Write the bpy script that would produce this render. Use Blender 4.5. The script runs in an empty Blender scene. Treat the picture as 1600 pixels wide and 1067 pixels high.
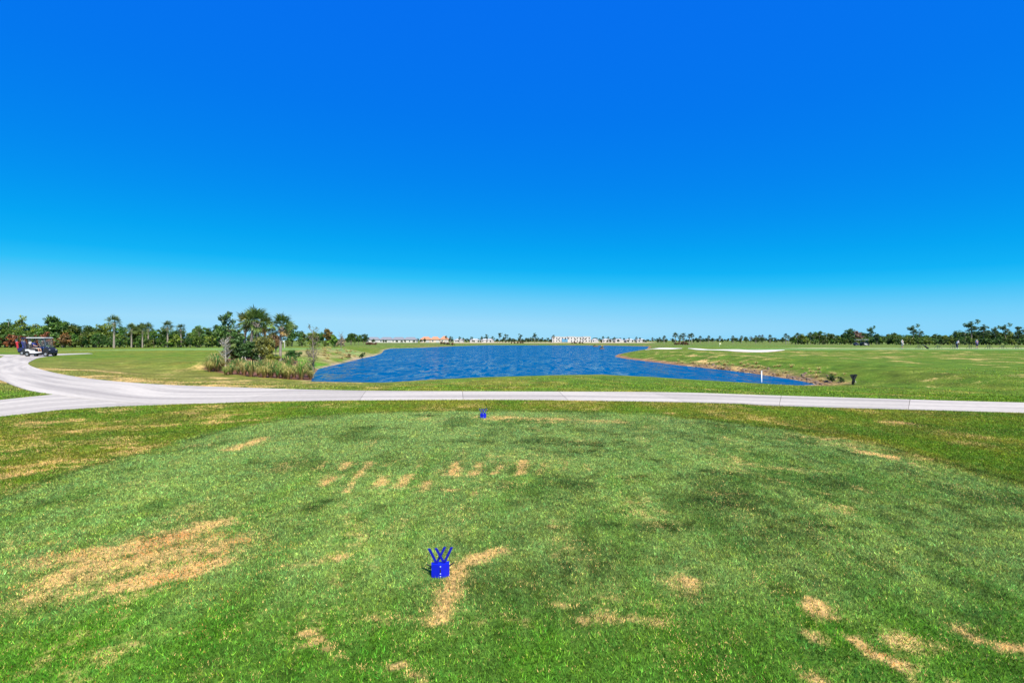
import bpy, math, random
import numpy as np
from mathutils import Vector, Matrix, Euler

random.seed(7)
RNG = np.random.default_rng(11)
scene = bpy.context.scene
COL = scene.collection
R = math.radians

# ------------------------------------------------------------------ camera
CAM_H = 1.6
F = 800.0            # focal length in photo pixels (1600 wide)
HZ = 531.5           # photo row of the horizon
cam_d = bpy.data.cameras.new('camera')
cam_d.sensor_width = 36.0
cam_d.lens = 18.0
cam_d.clip_start = 0.05
cam_d.clip_end = 9000
cam = bpy.data.objects.new('camera', cam_d)
COL.objects.link(cam)
cam.location = (0, 0, CAM_H)
cam.rotation_euler = (R(90) - 2.0 / F, 0, 0)
scene.camera = cam

# ------------------------------------------------------------------ sky and sun
SUN_EL, SUN_AZ = 52.0, 152.0         # azimuth clockwise from the view direction: behind, to the right
world = bpy.data.worlds.new('World')
scene.world = world
world.use_nodes = True
wn = world.node_tree
wn.nodes.clear()
sky = wn.nodes.new('ShaderNodeTexSky')
sky.sky_type = 'NISHITA'
sky.sun_disc = False
sky.sun_elevation = R(SUN_EL)
sky.sun_rotation = R(SUN_AZ)
sky.air_density = 1.0
sky.dust_density = 0.3
sky.ozone_density = 3.0
EXPOSURE = 0.72
# grade of the sky: the deep polarised blue of the photograph, keyed to the sky model's own brightness
sep = wn.nodes.new('ShaderNodeSeparateColor')
key = wn.nodes.new('ShaderNodeMath'); key.operation = 'MULTIPLY'; key.inputs[1].default_value = 0.1 * 2 ** 0.55
ramp = wn.nodes.new('ShaderNodeValToRGB')
SKY_STOPS = [(0.0, (.0018, .125, .85)), (.13, (.0018, .160, .862)), (.182, (.0012, .188, .858)), (.249, (.0012, .238, .868)), (.308, (.0014, .287, .88)), (.405, (.002, .376, .896)),
             (.495, (.006, .448, .922)), (.57, (.028, .528, .942)), (.74, (.165, .625, .960)), (.95, (.310, .695, .965)), (1.0, (.345, .72, .965))]
el_ = ramp.color_ramp.elements
while len(el_) < len(SKY_STOPS): el_.new(0.5)
for e_, (p_, c_) in zip(el_, SKY_STOPS):
    e_.position = p_
    e_.color = (*c_, 1)
lift = wn.nodes.new('ShaderNodeVectorMath'); lift.operation = 'SCALE'
lift.inputs['Scale'].default_value = 1.0 / (0.1 * 2 ** EXPOSURE)
bg = wn.nodes.new('ShaderNodeBackground')
bg.inputs['Strength'].default_value = 0.10
wo = wn.nodes.new('ShaderNodeOutputWorld')
wn.links.new(sky.outputs[0], sep.inputs[0])
wn.links.new(sep.outputs[0], key.inputs[0])
wn.links.new(key.outputs[0], ramp.inputs[0])
wn.links.new(ramp.outputs[0], lift.inputs[0])
wn.links.new(lift.outputs[0], bg.inputs['Color'])
wn.links.new(bg.outputs[0], wo.inputs['Surface'])

sun_d = bpy.data.lights.new('sun', 'SUN')
sun_d.energy = 4.7
sun_d.angle = R(0.5)
sun_d.color = (1.0, 0.93, 0.80)
sun = bpy.data.objects.new('sun', sun_d)
COL.objects.link(sun)
to_sun = Vector((math.sin(R(SUN_AZ)) * math.cos(R(SUN_EL)), math.cos(R(SUN_AZ)) * math.cos(R(SUN_EL)), math.sin(R(SUN_EL))))
sun.rotation_euler = to_sun.to_track_quat('Z', 'Y').to_euler()
sun.location = (20, -20, 40)

vs = scene.view_settings
vs.view_transform = 'Standard'
vs.look = 'None'
vs.exposure = EXPOSURE
vs.gamma = 1.0
vs.use_curve_mapping = False

# ------------------------------------------------------------------ tagging helpers
def tag(o, label=None, cat=None, group=None, kind=None):
    if label: o['label'] = label
    if cat: o['category'] = cat
    if group: o['group'] = group
    if kind: o['kind'] = kind
    return o

def empty(name, loc, label, cat, group=None, rz=0.0, sc=1.0):
    o = bpy.data.objects.new(name, None)
    COL.objects.link(o)
    o.location = loc
    o.rotation_euler = (0, 0, rz)
    o.scale = (sc, sc, sc) if not isinstance(sc, (tuple, list)) else sc
    o.empty_display_size = 0.2
    return tag(o, label, cat, group)

def link(name, mesh, parent=None, loc=(0, 0, 0), rot=(0, 0, 0), sc=(1, 1, 1), color=None):
    o = bpy.data.objects.new(name, mesh)
    COL.objects.link(o)
    if parent is not None: o.parent = parent
    o.location = loc
    o.rotation_euler = rot
    o.scale = sc
    if color is not None: o.color = (*color, 1.0)
    return o

def copy_tree(o, parent=None):
    c = o.copy()
    COL.objects.link(c)
    c.parent = parent
    for ch in list(o.children):
        copy_tree(ch, c)
    return c

# ------------------------------------------------------------------ materials
def new_mat(name):
    m = bpy.data.materials.new(name)
    m.use_nodes = True
    nt = m.node_tree
    b = nt.nodes['Principled BSDF']
    return m, nt, b

def N(nt, typ, **kw):
    n = nt.nodes.new(typ)
    for k, v in kw.items():
        setattr(n, k, v)
    return n

def mat(name, col, rough=0.6, metal=0.0, var=0.12, scale=6.0, bump=0.0, bscale=40.0, spec=0.4):
    """plain surface with some grain in the colour and, if wanted, relief"""
    m, nt, b = new_mat(name)
    tc = N(nt, 'ShaderNodeTexCoord')
    no = N(nt, 'ShaderNodeTexNoise')
    no.inputs['Scale'].default_value = scale
    no.inputs['Detail'].default_value = 5
    nt.links.new(tc.outputs['Object'], no.inputs['Vector'])
    mx = N(nt, 'ShaderNodeMixRGB')
    mx.inputs[1].default_value = (*[c * (1 - var) for c in col], 1)
    mx.inputs[2].default_value = (*[min(1, c * (1 + var)) for c in col], 1)
    nt.links.new(no.outputs['Fac'], mx.inputs[0])
    nt.links.new(mx.outputs[0], b.inputs['Base Color'])
    b.inputs['Roughness'].default_value = rough
    b.inputs['Metallic'].default_value = metal
    b.inputs['Specular IOR Level'].default_value = spec
    if bump > 0:
        n2 = N(nt, 'ShaderNodeTexNoise')
        n2.inputs['Scale'].default_value = bscale
        n2.inputs['Detail'].default_value = 6
        nt.links.new(tc.outputs['Object'], n2.inputs['Vector'])
        bp = N(nt, 'ShaderNodeBump')
        bp.inputs['Strength'].default_value = bump
        bp.inputs['Distance'].default_value = 0.02
        nt.links.new(n2.outputs['Fac'], bp.inputs['Height'])
        nt.links.new(bp.outputs[0], b.inputs['Normal'])
    return m

def leaf_mat(name, trans=0.3, objcol=True, col=(0.05, 0.1, 0.03), lo=0.45, hi=1.9, warm=(1.3, 1.0, 0.55)):
    """foliage: colour of the object varied clump by clump by the attribute var"""
    m = bpy.data.materials.new(name)
    m.use_nodes = True
    nt = m.node_tree
    nt.nodes.clear()
    out = N(nt, 'ShaderNodeOutputMaterial')
    at = N(nt, 'ShaderNodeAttribute', attribute_name='var')
    if objcol:
        oi = N(nt, 'ShaderNodeObjectInfo')
        src = oi.outputs['Color']
    else:
        rgb = N(nt, 'ShaderNodeRGB')
        rgb.outputs[0].default_value = (*col, 1)
        src = rgb.outputs[0]
    mr = N(nt, 'ShaderNodeMapRange')
    mr.inputs['To Min'].default_value = lo
    mr.inputs['To Max'].default_value = hi
    nt.links.new(at.outputs['Fac'], mr.inputs['Value'])
    sc = N(nt, 'ShaderNodeVectorMath', operation='SCALE')
    nt.links.new(src, sc.inputs[0])
    nt.links.new(mr.outputs[0], sc.inputs['Scale'])
    wm = N(nt, 'ShaderNodeMixRGB', blend_type='MULTIPLY')
    wm.inputs[2].default_value = (*warm, 1)
    nt.links.new(at.outputs['Fac'], wm.inputs[0])
    nt.links.new(sc.outputs[0], wm.inputs[1])
    d = N(nt, 'ShaderNodeBsdfDiffuse')
    t = N(nt, 'ShaderNodeBsdfTranslucent')
    g = N(nt, 'ShaderNodeBsdfGlossy')
    g.inputs['Roughness'].default_value = 0.45
    g.inputs['Color'].default_value = (0.6, 0.65, 0.6, 1)
    mix = N(nt, 'ShaderNodeMixShader')
    mix.inputs[0].default_value = trans
    mix2 = N(nt, 'ShaderNodeMixShader')
    mix2.inputs[0].default_value = 0.04
    for s in (d, t):
        nt.links.new(wm.outputs[0], s.inputs['Color'])
    nt.links.new(d.outputs[0], mix.inputs[1])
    nt.links.new(t.outputs[0], mix.inputs[2])
    nt.links.new(mix.outputs[0], mix2.inputs[1])
    nt.links.new(g.outputs[0], mix2.inputs[2])
    nt.links.new(mix2.outputs[0], out.inputs['Surface'])
    return m

# ------------------------------------------------------------------ numpy noise
def vnoise(x, y, seed=0):
    xi = np.floor(x).astype(np.int64); yi = np.floor(y).astype(np.int64)
    fx = x - xi; fy = y - yi
    fx = fx * fx * (3 - 2 * fx); fy = fy * fy * (3 - 2 * fy)
    def h(a, b):
        n = (a * 374761393 + b * 668265263 + seed * 2147483647) & 0xffffffff
        n = ((n ^ (n >> 13)) * 1274126177) & 0xffffffff
        n = n ^ (n >> 16)
        return (n & 0xffff) / 65535.0
    return (h(xi, yi) * (1 - fx) + h(xi + 1, yi) * fx) * (1 - fy) + (h(xi, yi + 1) * (1 - fx) + h(xi + 1, yi + 1) * fx) * fy

def fbm(x, y, seed=0, oct=4):
    s = np.zeros_like(x, dtype=float); a = 0.5; t = 0
    for i in range(oct):
        s += a * vnoise(x * 2 ** i + 17.3 * i, y * 2 ** i - 9.1 * i, seed + i)
        t += a; a *= 0.55
    return s / t

def sstep(a, b, x):
    t = np.clip((x - a) / (b - a), 0, 1)
    return t * t * (3 - 2 * t)

# ------------------------------------------------------------------ the land: plan shapes
def flat(px, py, z=0.0):
    d = (CAM_H - z) * F / (py - HZ)
    return ((px - 800) / F * d, d)

WATER = -1.0
lake_px = [(487, 596), (600, 597.5), (680, 592.5), (760, 589), (850, 586.5), (940, 585.5), (1015, 588.5), (1120, 595), (1200, 599.5), (1250, 602), (1277, 601),
           (1240, 593), (1200, 587), (1154, 580.6), (1109, 576), (1056, 570), (1015, 565), (974, 560), (960.6, 557), (966, 553.5), (985, 549.7), (1011, 545.3), (1014, 541.3),
           (950, 540), (850, 539.6), (760, 539.4), (735, 540.3), (690, 541.7), (660, 543.3), (610, 544.6), (600, 547), (596, 552), (585, 556), (567, 559.5),
           (545, 565), (522, 570.5), (497, 576.5), (489, 586)]
LAKE = np.array([flat(px, py, WATER) for px, py in lake_px])

def poly_sd(poly, x, y):
    """signed distance to a polygon, positive outside"""
    x = np.asarray(x, float); y = np.asarray(y, float)
    d = np.full(x.shape, 1e18); inside = np.zeros(x.shape, bool)
    n = len(poly)
    for i in range(n):
        ax, ay = poly[i]; bx, by = poly[(i + 1) % n]
        ex, ey = bx - ax, by - ay
        t = np.clip(((x - ax) * ex + (y - ay) * ey) / (ex * ex + ey * ey + 1e-12), 0, 1)
        dx = x - ax - t * ex; dy = y - ay - t * ey
        d = np.minimum(d, dx * dx + dy * dy)
        c = ((ay > y) != (by > y)) & (x < (bx - ax) * (y - ay) / (by - ay + 1e-12) + ax)
        inside ^= c
    d = np.sqrt(d)
    return np.where(inside, -d, d)

def sd_box(poly, x, y, margin):
    """signed distance, worked out only near the polygon"""
    x = np.asarray(x, float); y = np.asarray(y, float)
    lo = poly.min(0) - margin; hi = poly.max(0) + margin
    k = (x > lo[0]) & (x < hi[0]) & (y > lo[1]) & (y < hi[1])
    out = np.full(x.shape, float(margin))
    if k.any(): out[k] = np.minimum(poly_sd(poly, x[k], y[k]), margin)
    return out

def seg_d(x, y, a, b):
    ex, ey = b[0] - a[0], b[1] - a[1]
    t = np.clip(((x - a[0]) * ex + (y - a[1]) * ey) / (ex * ex + ey * ey + 1e-12), 0, 1)
    return np.hypot(x - a[0] - t * ex, y - a[1] - t * ey)

tee_px = [(0, 782), (88, 747), (175, 720), (263, 700), (350, 674), (438, 657), (500, 650), (600, 644.5), (700, 642.5), (850, 643), (1000, 647), (1100, 655), (1231, 674), (1363, 694), (1450, 717), (1600, 757)]
TEE = np.array([(-5.0, -4.0)] + [flat(*p) for p in tee_px] + [(5.8, -4.0)])

# cart path edges: (left / near edge, right / far edge) going from the right of the frame round to the left
near_px = [(1600, 645.5), (1400, 640), (1200, 634), (1150, 631), (1000, 627.5), (800, 625), (600, 625.5), (400, 628), (300, 631)]
far_px = [(1600, 629.5), (1400, 624), (1200, 618), (1080, 614), (960, 612.5), (800, 612), (600, 611), (480, 609), (400, 606.5)]
PAIRS = [((60.0, -2.0), (60.6, 0.4)), ((26.0, 7.3), (26.6, 9.6))] + [(flat(*a), flat(*b)) for a, b in zip(near_px, far_px)]
PAIRS += [((-10.2, 13.2), flat(300, 603.3)), (flat(66, 614), flat(225, 599.5)), ((-16.8, 17.4), flat(150, 593)), (flat(0, 594), flat(94, 584.5)), ((-26.5, 25.3), flat(56, 575)),
          ((-33.5, 32.0), flat(44, 568.5)), ((-40.0, 38.6), flat(49, 564)), ((-46.5, 46.5), flat(62, 559)), ((-51.5, 52.0), flat(88, 555.3)), ((-54.5, 56.5), (-47.8, 53.5)),
          ((-53.8, 59.5), (-48.6, 56.5)), ((-52.0, 62.8), (-49.6, 60.6))]
BRANCH = [(flat(330, 630), (-9.0, 14.6)), (flat(187, 635), (-13.3, 15.9)), (flat(94, 640.6), flat(47, 620)), (flat(0, 651), flat(0, 625)), ((-11.2, 7.0), (-13.9, 10.5)), ((-12.5, 3.0), (-15.0, 5.0)), ((-14.5, -4.0), (-17.0, -3.0))]
SPUR = [((-52.0, 56.5), (-49.5, 52.0)), ((-60.0, 57.5), (-60.0, 54.0)), ((-75.0, 55.0), (-75.0, 51.8)), ((-100, 50.0), (-100, 46.8))]
def catmull(pts, per=10):
    P = [np.array(p, float) for p in pts]
    P = [2 * P[0] - P[1]] + P + [2 * P[-1] - P[-2]]
    out = []
    for i in range(1, len(P) - 2):
        for k in range(per):
            t = k / per
            a, b, c, d = P[i - 1], P[i], P[i + 1], P[i + 2]
            out.append(0.5 * ((2 * b) + (c - a) * t + (2 * a - 5 * b + 4 * c - d) * t * t + (3 * b - a - 3 * c + d) * t ** 3))
    out.append(P[-2])
    return np.array(out)
PATH_POLYS = [np.concatenate([catmull([p[0] for p in PAIRS], 4), catmull([p[1] for p in PAIRS], 4)[::-1]]), np.array([p[0] for p in BRANCH] + [p[1] for p in BRANCH][::-1]), np.array([p[0] for p in SPUR] + [p[1] for p in SPUR][::-1])]

def path_sd(x, y):
    d = sd_box(PATH_POLYS[0], x, y, 6.0)
    for p in PATH_POLYS[1:]:
        d = np.minimum(d, sd_box(p, x, y, 6.0))
    return d

def height(x, y, fine=True):
    x = np.asarray(x, float); y = np.asarray(y, float)
    b = np.zeros_like(x)
    b += 0.35 * np.exp(-(((x + 42) / 22) ** 2 + ((y - 84) / 14) ** 2))
    b += 0.25 * np.exp(-(((x - 60) / 30) ** 2 + ((y - 70) / 12) ** 2))
    b += 0.45 * np.exp(-(((x + 24) / 7) ** 2 + ((y - 66) / 14) ** 2))
    b -= 0.35 * sstep(130, 260, y) + 0.35 * sstep(300, 420, y)
    b += 0.16 * (fbm(x / 23, y / 23, 5, 3) - 0.5) * sstep(18, 40, np.hypot(x, y))
    if fine:
        sdp = path_sd(x, y)
    else:
        sdp = path_sd(x, y)
    b *= sstep(0.6, 5.0, sdp)
    b = np.where(sdp < 0.6, 0.0, b)
    # the tee stands a little above its surround
    sdt = sd_box(TEE, x, y, 12.0)
    b += -0.045 * sstep(-0.2, 1.6, sdt) * sstep(0.2, 1.4, sdp)
    # lake basin
    s = sd_box(LAKE, x, y, 40.0)
    w = 5.5 + 11.5 * sstep(41, 34, y) * sstep(22, 17, x) + 0.02 * np.clip(y - 60, 0, 200)
    t = np.clip(s / w, 0, 1)
    t = t * (1.18 - 0.18 * t)
    z = np.where(s > 0, WATER + (b - WATER) * np.clip(t, 0, 1), WATER + 0.13 * np.maximum(s, -9))
    z = np.where(s > 0, z * (0.0 + 1.0 * sstep(0.4, 4.5, sdp)), z)
    z += 0.02 * (fbm(x * 1.3, y * 1.3, 9, 3) - 0.5) * sstep(0.3, 1.5, sdp) * sstep(40, 10, y)
    z = z - 0.045 * sstep(-0.05, -0.35, sdp)      # the concrete lies in a shallow tray
    return z

def h1(x, y):
    return float(height(np.array([x]), np.array([y]))[0])

def at(px, d, dz=0.0):
    x = (px - 800) / F * d
    return (x, d, h1(x, d) + dz)

def hit(px, py):
    """where the view ray of a photo pixel meets the land"""
    ds = np.geomspace(2.0, 700, 1500)
    xs = (px - 800) / F * ds
    zr = CAM_H - (py - HZ) / F * ds
    zt = height(xs, ds)
    k = np.nonzero(zr <= zt)[0]
    k = k[0] if len(k) else len(ds) - 1
    return (float(xs[k]), float(ds[k]), float(zt[k]))

# ------------------------------------------------------------------ grass colours
C_TEE = np.array((0.160, 0.240, 0.054))
C_LUSH = np.array((0.075, 0.190, 0.014))
C_ROUGH = np.array((0.100, 0.172, 0.015))
C_ROUGH2 = np.array((0.165, 0.178, 0.022))
C_DARK = np.array((0.040, 0.080, 0.014))
C_STRAW = np.array((0.740, 0.500, 0.180))
C_OLIVE = np.array((0.175, 0.170, 0.035))
C_SAND = np.array((0.55, 0.42, 0.25))
C_MULCH = np.array((0.160, 0.075, 0.050))
C_BANK = np.array((0.200, 0.110, 0.055))

DRY = [  # photo px of both ends, radius in m, strength
    (215, 858, 335, 818, .15, .95), (190, 916, 325, 882, .14, 1.0), (70, 880, 215, 850, .2, .62), (130, 895, 320, 852, .36, .80), (330, 880, 400, 870, .1, .3),
    (692, 960, 718, 885, .085, 1.0), (718, 885, 788, 860, .06, .95), (700, 930, 700, 905, .09, .5), (478, 988, 520, 1016, .03, 1.0), (520, 1018, 545, 1030, .022, .95), (560, 1042, 572, 1045, .02, .9), (612, 1036, 628, 1042, .022, .85), (640, 1050, 672, 1064, .03, 1.0),
    (1070, 905, 1080, 912, .07, .95), (1070, 925, 1090, 935, .07, .5), (1268, 938, 1285, 962, .055, .95), (1272, 990, 1275, 1000, .05, .6), (1325, 995, 1360, 1020, .04, .95), (1360, 1020, 1435, 1048, .04, .95), (1380, 1000, 1480, 1008, .06, .55),
    (1495, 978, 1530, 1000, .055, .9), (1530, 1003, 1610, 1018, .045, .9), (1245, 1045, 1275, 1067, .04, .9), (920, 972, 1045, 970, .07, .5), (945, 962, 950, 964, .05, .7), (855, 942, 885, 945, .05, .5), (400, 893, 535, 870, .07, .42),
    (810, 905, 830, 915, .05, .5), (503, 759, 522, 746, 0.055, 0.95), (540, 768, 577, 722, 0.046, 0.79), (592, 759, 599, 746, 0.051, 0.90), (626, 760, 636, 742, 0.055, 0.90), (661, 768, 669, 752, 0.051, 0.68), (694, 767, 710, 766, 0.041, 0.95),
    (708, 740, 714, 721, 0.060, 0.90), (741, 740, 748, 723, 0.060, 0.79), (772, 740, 784, 728, 0.055, 0.90), (812, 740, 819, 720, 0.064, 0.90), (498, 732, 509, 722, 0.051, 0.64), (533, 734, 543, 723, 0.051, 0.90), (462, 730, 480, 718, 0.055, 0.42), (600, 728, 625, 718, 0.055, 0.42),
    (648, 735, 660, 720, 0.055, 0.37), (842, 740, 850, 724, 0.055, 0.53), (740, 775, 748, 762, 0.046, 0.31),
    (880, 735, 886, 722, 0.052, 0.48), (915, 738, 920, 726, 0.052, 0.36), (430, 735, 445, 724, 0.057, 0.42), (570, 700, 590, 690, 0.057, 0.36), (680, 660, 700, 655, 0.069, 0.48), (720, 715, 724, 706, 0.046, 0.48), (765, 715, 768, 706, 0.046, 0.42),
    (780, 652, 960, 659, .22, .6), (840, 660, 950, 662, .1, .5), (650, 655, 760, 652, .12, .3), (362, 702, 412, 685, .12, .85), (300, 697, 330, 695, .08, .6), (1345, 706, 1398, 715, .09, 1.0), (1285, 686, 1310, 685, .08, .7), (330, 658, 400, 655, .2, .65),
    (1380, 658, 1420, 660, .10, .95), (1105, 770, 1165, 772, .035, .6), (1330, 758, 1362, 770, .04, .65), (1190, 745, 1290, 772, .04, .45), (1205, 730, 1290, 738, .07, .45), (40, 725, 90, 717, .14, .8), (170, 695, 215, 690, .14, .6),
    (0, 745, 20, 740, .12, .6), (150, 668, 250, 662, .25, .5), (560, 965, 640, 965, .05, .45), (440, 855, 470, 850, .06, .3), (880, 975, 800, 965, .05, .3), (1140, 985, 1150, 1000, .05, .5), (40, 660, 130, 655, .2, .5),
    (0, 1050, 120, 1030, .12, .14), (300, 1060, 340, 1060, .08, .2), (1380, 880, 1280, 870, .2, .2)]
DARK = [(848, 780, 872, 784, .11, 1.0), (480, 800, 505, 785, .09, .8), (862, 826, 876, 826, .05, .8), (935, 820, 960, 822, .06, .9), (1000, 825, 1040, 820, .08, .8), (1090, 780, 1200, 795, .10, .75), (1190, 800, 1310, 830, .08, .9), (1050, 830, 1100, 815, .06, .7),
        (830, 690, 930, 695, .2, .9), (880, 708, 920, 705, .12, .9), (970, 690, 990, 700, .1, .8), (905, 755, 920, 760, .08, .8), (980, 748, 1000, 745, .08, .8), (1010, 712, 1035, 725, .05, .7), (700, 690, 760, 690, .12, .7), (585, 790, 595, 795, .05, .6), (655, 802, 665, 800, .04, .6),
        (1100, 735, 1150, 742, .07, .8), (1180, 745, 1400, 800, .22, .3), (560, 668, 625, 670, .12, .7), (880, 870, 890, 910, .07, .6), (930, 900, 960, 890, .12, .5), (655, 649, 672, 650, .09, 1.3), (1420, 661, 1445, 662, .08, 1.2), (900, 672, 1000, 680, .15, .5),
        (270, 870, 300, 900, .0001, .0), (380, 845, 560, 810, .2, .25), (1290, 675, 1100, 662, .2, .6), (1050, 880, 960, 860, .2, .3)]

def prep(lst):
    return [(flat(a, b), flat(c, d), r, s) for a, b, c, d, r, s in lst]
DRY = prep(DRY); DARK = prep(DARK)
BED = None

def grass(x, y, sd_path, sd_lake, sd_tee):
    """colour and dryness of the turf at plan points"""
    n = len(x)
    c = np.zeros((n, 3)); dry = np.zeros(n)
    r = np.hypot(x, y)
    a1 = fbm(x / 9, y / 9, 21); a2 = fbm(x * 1.1, y * 0.45, 22); a3 = fbm(x * 3.2, y * 2.2, 23); a4 = fbm(x / 30, y / 30, 24, 3)
    st = fbm(x * 4.5, y * 0.7, 25)
    def mix(col, f):
        f = np.clip(f, 0, 1)[:, None]
        c[:] = c * (1 - f) + np.asarray(col)[None, :] * f
    tee = sstep(0.30, -0.30, sd_tee + 0.7 * (a3 - 0.5) + 0.5 * (a2 - .5))
    # surround and fairway
    c[:] = C_ROUGH
    mix(C_ROUGH2, sstep(0.42, 0.68, a2 * 0.6 + a1 * 0.4))
    ring = sstep(14.5, 11.5, y)
    mix(C_DARK * 1.35, 0.32 * ring * (1 - tee) * sstep(0.45, 0.62, fbm(x * 0.7, y * 2.0, 29)))
    dry += 0.45 * sstep(0.52, 0.70, fbm(x * 2.0, y * 1.6, 30, 5) * .6 + a2 * .4) * (1 - tee) * sstep(40, 12, r)
    dry += 0.50 * sstep(0.48, 0.66, fbm(x * 1.1, y * 2.2, 31, 5)) * (1 - tee) * sstep(-2, -6, x) * sstep(16, 12, y)
    # brownish belt beyond the path on the left, and tired turf over the right bank
    dry += 0.70 * sstep(0.44, 0.64, fbm(x / 1.6, y / 2.2, 33, 5)) * sstep(-3, -9, x) * sstep(15, 19, y) * sstep(46, 28, y)
    mix(C_OLIVE, 0.7 * sstep(-3, -9, x) * sstep(15, 18, y) * sstep(50, 30, y))
    rb = sstep(15, 19, x) * sstep(18, 26, y) * sstep(110, 60, y)
    dry += 0.55 * rb * sstep(0.53, 0.64, fbm(x / 1.5, y / 2.8, 35, 5) * .65 + fbm(x / 9, y / 9, 36) * .35)
    mix(np.array((0.080, 0.150, 0.012)), 0.6 * rb)
    # mown bands of the range on the right and of the tees on the left
    band = sstep(0.4, 0.6, 0.5 + 0.5 * np.sin(y / 7.0 + x / 60.0)) * sstep(60, 70, y) * sstep(200, 150, y)
    mix(np.array((0.095, 0.20, 0.040)), 0.55 * band * sstep(36, 44, x))
    b1 = sstep(75, 80, y) * sstep(104, 98, y) * sstep(38, 48, x)
    mix(np.array((0.14, 0.26, 0.075)), 0.8 * b1)
    b3 = sstep(98, 101, y - 0.02 * x) * sstep(112, 108, y) * sstep(55, 62, x)
    mix(np.array((0.50, 0.47, 0.27)), 0.9 * b3 * sstep(0.25, 0.45, fbm(x / 6, y / 3, 41)))
    b2 = sstep(72, 76, y) * sstep(92, 86, y) * sstep(-18, -26, x) * sstep(-75, -60, x)
    mix(np.array((0.17, 0.28, 0.08)), 0.7 * b2)
    far = sstep(110, 170, y)
    mix(np.array((0.105, 0.165, 0.030)), 0.75 * far)
    mix(np.array((0.18, 0.165, 0.045)), 0.6 * far * sstep(0.45, 0.65, fbm(x / 40, y / 14, 43)))
    wild = sstep(-30, -24, x) * sstep(-17, -20.5, x) * sstep(48, 54, y) * sstep(98, 86, y)
    mix(np.array((0.30, 0.25, 0.10)), 0.9 * wild * sstep(0.25, 0.6, fbm(x / 2, y / 4, 45)))
    bright = sstep(-26, -23, x) * sstep(-14, -16, x) * sstep(40, 43, y) * sstep(56, 50, y)
    mix(np.array((0.085, 0.23, 0.012)), 0.8 * bright)
    # sandy building land far off
    lot = sstep(330, 350, y + 0.0 * x) * sstep(-0.13, -0.105, x / np.maximum(y, 1)) * sstep(0.29, 0.26, x / np.maximum(y, 1)) * sstep(900, 700, y)
    mix(C_SAND * 0.85, 0.7 * lot * sstep(0.3, 0.5, fbm(x / 25, y / 60, 47)))
    # water's edge
    edge_w = 0.5 + 1.3 * fbm(x / 3, y / 3, 51)
    e = sstep(1.0, 0.4, sd_lake / edge_w)
    notnear = 1 - sstep(41, 36, y) * sstep(17.2, 16.0, x) * sstep(-13.0, -12.0, x)
    mix(C_BANK * (0.7 + 0.7 * 1), e * notnear * sstep(5, 12, x))
    mix(C_SAND * 0.62, sstep(0.7, 0.2, sd_lake / edge_w) * notnear * sstep(5, -5, x) * (0.35 + 0.65 * sstep(0.4, 0.55, fbm(x / 2.5, y / 2.5, 52))))
    mix(C_DARK, 0.6 * sstep(0.6, 0.2, sd_lake) * (1 - notnear))
    rk = sstep(2.6, 0.9, sd_lake + 2.5 * (a3 - .5)) * sstep(15, 17, x) * sstep(62, 44, y) * sstep(26, 29, y)
    mix(np.array((0.20, 0.125, 0.06)), 0.75 * rk)
    dry += 0.35 * rk
    # the tee itself
    if tee.max() > 0:
        tc = np.repeat(C_TEE[None, :], n, 0)
        tc = tc * (0.80 + 0.34 * a2 + 0.16 * st)[:, None]
        k = (0.55 * sstep(4.5, 9, y) * sstep(0.35, 0.6, a1 * .5 + a2 * .5))[:, None]
        tc = tc * (1 - k) + np.array((0.185, 0.262, 0.080))[None, :] * k
        k = sstep(3.9, 2.6, y + 0.9 * (a1 - .5) * 2) * 0.85 + 0.35 * sstep(0.52, 0.7, st) * sstep(9, 6, y)
        k = np.clip(k, 0, 1)[:, None]
        tc = tc * (1 - k) + C_LUSH[None, :] * k
        k = (0.55 * sstep(0.55, 0.74, fbm(x * 1.8, y * 1.2, 61)) * sstep(1.0, 3.0, y))[:, None]
        tc = tc * (1 - k) + C_DARK[None, :] * 1.3 * k
        k = (0.35 * sstep(0.5, 0.72, st) * sstep(1.2, 3.2, x))[:, None]
        tc = tc * (1 - k) + C_DARK[None, :] * 1.5 * k
        c[:] = c * (1 - tee[:, None]) + tc * tee[:, None]
        dry += tee * 0.26 * sstep(0.52, 0.75, fbm(x * 2.3, y * 1.6, 63))
    line = np.exp(-((sd_tee - 0.06) / 0.07) ** 2) * sstep(4, 6, y)
    mix(C_DARK * 0.7, 0.6 * line * sstep(0.35, 0.6, fbm(x * 0.8, y * 0.8, 91)))
    near = r < 16
    if near.any():
        xx = x[near]; yy = y[near]
        j = (fbm(xx * 6, yy * 6, 71) - 0.5); j2 = (fbm(xx * 17, yy * 17, 72) - 0.5)
        dd = np.zeros(near.sum()); hh = np.zeros(near.sum()); kk = np.zeros(near.sum())
        for a, b, rad, s in DRY:
            d = seg_d(xx, yy, a, b) / (rad * np.maximum(0.15, 1 + 1.3 * j + 1.3 * j2))
            dd = np.maximum(dd, s * np.exp(-0.75 * d ** 1.7)); hh = np.maximum(hh, 0.40 * s * np.exp(-0.22 * d ** 1.6))
        for a, b, rad, s in DARK:
            d = seg_d(xx, yy, a, b) / (rad * (1 + 1.3 * j))
            kk = np.maximum(kk, s * np.exp(-0.6 * np.maximum(d, 0) ** 2))
        dry[near] += np.maximum(dd, hh * np.clip(0.4 + 3.2 * j, 0, 1.4))
        mott = sstep(0.57, 0.70, fbm(xx * 5.0, yy * 3.4, 74, 4)) * sstep(-1.5, 0.5, xx) * sstep(2.2, 3.5, yy) * sstep(11, 8, yy) * (sd_tee[near] < 0)
        kf = np.clip(np.maximum(kk * np.clip(0.85 + 4.0 * (fbm(xx * 12, yy * 12, 75, 3) - 0.5), 0.05, 1.6), 0.6 * mott) * 0.85, 0, 0.95)[:, None]
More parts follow.
